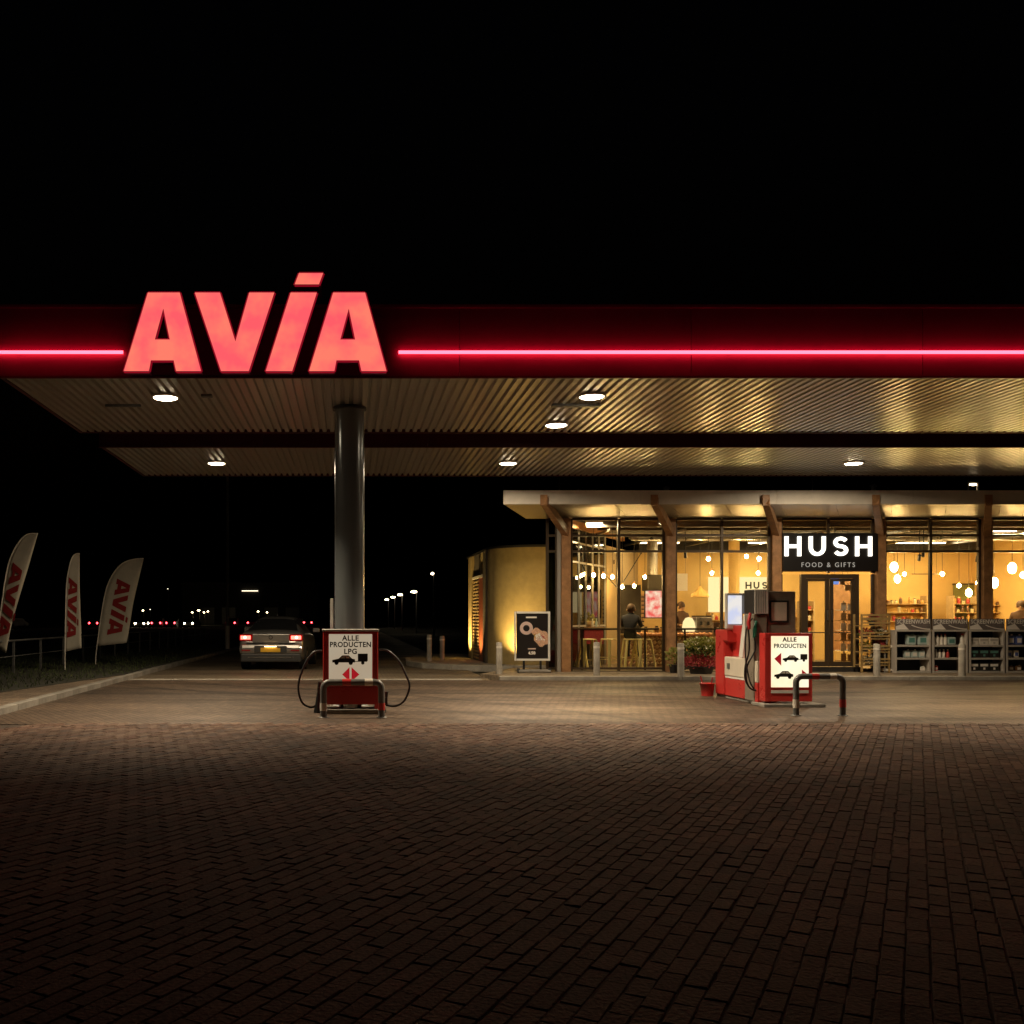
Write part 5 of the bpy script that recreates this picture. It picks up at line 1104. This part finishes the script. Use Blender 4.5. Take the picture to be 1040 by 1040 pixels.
# ================================================================ CARS
def ringpts(w, zb, zs_, zt_, wr):
    h = [(0, zb), (w*.80, zb), (w*.95, zb+.05), (w, zb+.22), (w, (zb+zs_)/2+.08), (w*.975, zs_-.03), (w*.93, zs_)]
    h += [(wr+(w*.93-wr)*.12, zs_+(zt_-zs_)*.80), (wr*.88, zt_-.015), (wr*.5, zt_+.012), (0, zt_+.018)]
    return h
def make_car(name, label, loc, rz):
    t = thing(name, label, 'car', loc, rz)
    st = [(0.0, .80, .40, .70, .72, .70), (.06, .86, .32, .84, .90, .76), (.16, .88, .26, .98, 1.03, .76), (.40, .895, .22, 1.0, 1.06, .74), (.75, .90, .20, 1.0, 1.17, .66), (1.15, .90, .20, .99, 1.40, .58), (1.7, .90, .20, .98, 1.455, .58), (2.3, .90, .20, .97, 1.44, .59), (2.85, .90, .20, .96, 1.22, .66), (3.25, .895, .20, .94, .985, .74), (3.8, .88, .22, .86, .90, .74), (4.25, .84, .26, .72, .76, .70), (4.42, .76, .34, .56, .60, .64)]
    vs, fs = [], []; m = None
    for (y, w, zb, zs_, zt_, wr) in st:
        h = ringpts(w, zb, zs_, zt_, wr); ringp = [(x, y, z) for x, z in h]+[(-x, y, z) for x, z in h[-2:0:-1]]; m = len(ringp); vs += ringp
    for i in range(len(st)-1):
        for k in range(m): fs.append((i*m+k, i*m+(k+1) % m, (i+1)*m+(k+1) % m, (i+1)*m+k))
    fs.append(tuple(range(m))[::-1]); fs.append(tuple((len(st)-1)*m+k for k in range(m)))
    me = MB().add(vs, fs, True).mesh('body', M['carpaint']); o = link('body', me, t)
    sd = o.modifiers.new('s', 'SUBSURF'); sd.levels = 1; sd.render_levels = 2
    # rear window, side windows
    bpy.context.view_layer.update(); ev = bpy.data.meshes.new_from_object(o.evaluated_get(bpy.context.evaluated_depsgraph_get()))
    def skin_patch(nm, test, m_):
        mb = MB()
        for p in ev.polygons:
            if test(p.center, p.normal): mb.add([ev.vertices[i].co + ev.vertices[i].normal*.005 for i in p.vertices], [tuple(range(len(p.vertices)))], True)
        if mb.v: part(nm, mb, m_, t)
    skin_patch('rear_window', lambda c, n: .46 < c.y < 1.16 and abs(c.x) < .66-.16*(c.y-.4) and c.z > 1.06 and n.y < -.1 and n.z > .3, M['black'])
    for s in (-1, 1):
        skin_patch('side_window', lambda c, n: n.x*s > .35 and c.x*s > .3 and 1.03 < c.z < 1.37 and .95 < c.y < 1.78, M['black'])
        skin_patch('side_window', lambda c, n: n.x*s > .35 and c.x*s > .3 and 1.03 < c.z < 1.37 and 1.84 < c.y < 2.7, M['black'])
    for s in (-1, 1):
        mr = part('door_mirror', MB().box(s*.90-.0, s*.90+s*.20, 2.62, 2.74, .98, 1.12, .03), M['carpaint'], t)
        tl = part('tail_light', MB().box(min(s*.46, s*.875), max(s*.46, s*.875), .005, .20, .775, .975, .04), M['taillens'], t)
        part('lit_lens', MB().box(min(s*.55, s*.82), max(s*.55, s*.82), -.012, .02, .83, .93, .01), M['g_tail'], tl); part('bulb', MB().ball((s*.70, -.006, .885), .038, 10, 6), M['g_tailhot'], tl)
        for y in (.82, 3.52):
            wh = part('wheel', MB().cyl((s*.70, y, .315), (s*.905, y, .315), .315, n=28), M['tyre'], t)
            part('rim', MB().cyl((s*.885, y, .315), (s*.912, y, .315), .21, .19, n=20), M['steel'], wh)
        part('reflector', MB().box(min(s*.55, s*.78), max(s*.55, s*.78), -.075, -.058, .52, .555), M['taillens'], t)
    bp = part('bumper', MB().box(-.87, .87, -.06, .30, .43, .705, .10), M['carpaint'], t); part('plate_recess', MB().box(-.44, .44, -.066, -.055, .475, .66, .004), M['carlow'], bp)
    part('lower_bumper', MB().box(-.82, .82, -.045, .25, .22, .455, .04), M['carlow'], bp); part('chrome_strip', MB().box(-.62, .62, -.056, -.046, .335, .36), M['steel'], bp)
    part('boot_gap_shadow', MB().box(-.66, .66, -.02, .02, .715, .745), M['black'], t); part('boot_lid', MB().box(-.50, .50, -.006, .05, .752, .975, .02), M['carpaint'], t)  # black strip paints in the shadow under the boot lid
    pt_ = part('number_plate', MB().box(-.27, .27, -.078, -.067, .49, .605, .004), M['plate'], t); part('plate_lamp', MB().box(-.16, .16, -.10, -.067, .632, .646), M['g_platelamp'], pt_)
    part('emblem', ring(0, .885, .038, .055, -.02, -.008), M['dark'], t)
    part('shark_fin', MB().prism([(-.02, 1.46), (.02, 1.46), (.004, 1.53)], 1.35, 1.5), M['black'], t)
    part('exhaust', MB().cyl((-.55, -.02, .26), (-.55, .2, .26), .035, n=10), M['steel'], t)
    return t
make_car('car', 'silver saloon with glowing tail lights driving away beyond the dispenser', (PX(275, 26.6), 26.6, 0), R(-3))
def far_car(x, y, rz, label, head, big=1):
    t = thing('distant_car', label, 'car', (x, y, 0), rz, 'cars on the distant road')
    part('body', MB().prism([(-2.1, .35), (-2.1, .85), (-1.5, .95), (-.9, 1.42), (.7, 1.42), (1.3, .95), (2.1, .80), (2.1, .35)], -.85, .85), M['dark'], t)
    for sx in (-1.3, 1.3):
        for sy in (-.86, .70): part('wheel', MB().cyl((sx, sy, .32), (sx, sy+.16, .32), .32, n=12), M['tyre'], t)
    for sy in (-.6, .6):
        part('headlight', MB().ball((2.1, sy, .68), .11*big, 8, 5), M['g_head'] if head else M['dark'], t); part('tail_light', MB().ball((-2.1, sy, .74), .13*big, 8, 5), M['g_red'] if not head else M['taillens'], t)
structure('distant_road', MB().add([(-400, 120, -.03), (300, 150, -.03), (300, 164, -.03), (-400, 134, -.03)], [(0, 1, 2, 3)]), M['asphalt'])
for px, Y, rz, head, lb in ((14, 138, R(-110), True, 'distant car with bright headlights behind the leftmost flag'), (101, 141, R(80), False, 'distant car with red tail lights left of the rightmost flag'), (141, 142, R(-75), True, 'distant car with headlights right of the rightmost flag'), (148, 150, R(-85), True, 'second distant car with headlights beyond the rightmost flag'), (160, 143, R(95), False, 'distant car with red tail lights right of the rightmost flag'), (177, 145, R(85), False, 'distant car with red tail lights halfway to the lamp post'), (195, 146, R(-95), True, 'distant car with headlights left of the lamp post'),
                         (236, 147, R(90), False, 'distant car with red tail lights just right of the lamp post'), (256, 150, R(95), False, 'distant car with red tail lights above the silver car at left'), (299, 150, R(85), False, 'distant car with red tail lights above the silver car at right'), (312, 160, R(95), False, 'distant car with red tail lights beside the column')):
    far_car(PX(px, Y), Y, rz, lb, head)
def street_lamp(px, py, Y, label, m='g_street', r=.3):
    z = PZ(py, Y); t = thing('street_lamp', label, 'street lamp', (PX(px, Y), Y, -.03), group='distant street lamps')
    part('pole', MB().cyl((0, 0, 0), (0, 0, z+.1), .08, .05, n=8), M['grey'], t); part('arm', MB().cyl((0, 0, z+.1), (-r*1.2, 0, z+.16), .03, n=6), M['grey'], t); part('lamp_head', MB().lathe([(.001, -.07), (r*.8, -.03), (r, .02), (r*.7, .09), (.001, .12)], (-r*.8, 0, z), 12), M[m], t)
for a in ((394.5, 609, 150, 'distant street lamp, leftmost of the row of four beyond the column'), (401, 606.5, 132, 'distant street lamp, second of the row of four beyond the column'), (408.5, 604, 114, 'distant street lamp, third of the row of four beyond the column'), (423, 601, 92, 'distant street lamp, nearest and rightmost of the row of four')): street_lamp(*a)
street_lamp(440.5, 582.5, 75, 'taller distant street lamp standing alone left of the annex', 'g_street', .12)
for px, py, lb in ((196, 622, 'distant yard lamp left of the brightest cluster'), (203, 620, 'brightest distant yard lamp beyond the lamp post'), (208, 622, 'distant yard lamp second from right in the cluster'), (212, 621, 'distant yard lamp right of the brightest cluster'), (146, 620, 'small distant yard lamp right of the rightmost flag'), (263, 621, 'distant yard lamp above the roof of the silver car'), (272, 622, 'faint distant yard lamp above the roof of the silver car, right')):
    street_lamp(px, py, 210, lb, 'g_far', .32 if px == 203 else .2)
for px, py, lb in ((199.5, 618, 'tiny distant yard lamp above the brightest cluster'), (206, 616.5, 'topmost tiny distant yard lamp of the cluster'), (218, 618, 'tiny distant yard lamp right of the cluster, upper'), (153, 619, 'tiny distant yard lamp right of the rightmost flag, further'), (290, 617, 'tiny distant yard lamp left of the column'), (171, 598, 'tiny high distant lamp between the flags and the lamp post')):
    street_lamp(px, py, 240, lb, 'g_bar', .15)
t = thing('lit_warehouse', 'distant dark warehouse with one thin white light strip', 'warehouse', (PX(253, 230), 232, -.05))
part('wall', MB().box(-16, 16, 0, 14, 0, 9.5), M['void'], t); part('light_strip', MB().box(-1.9, 1.9, -.2, -.05, PZ(600, 230)+.0, PZ(600, 230)+.14), M['g_bar'], t); part('roof', MB().box(-16.4, 16.4, -.4, 14.4, 9.52, 9.9), M['dark'], t)
for x in (-10, -5, 5, 10): part('loading_door', MB().box(x-1.6, x+1.6, -.06, -.01, .1, 4), M['grey'], t)
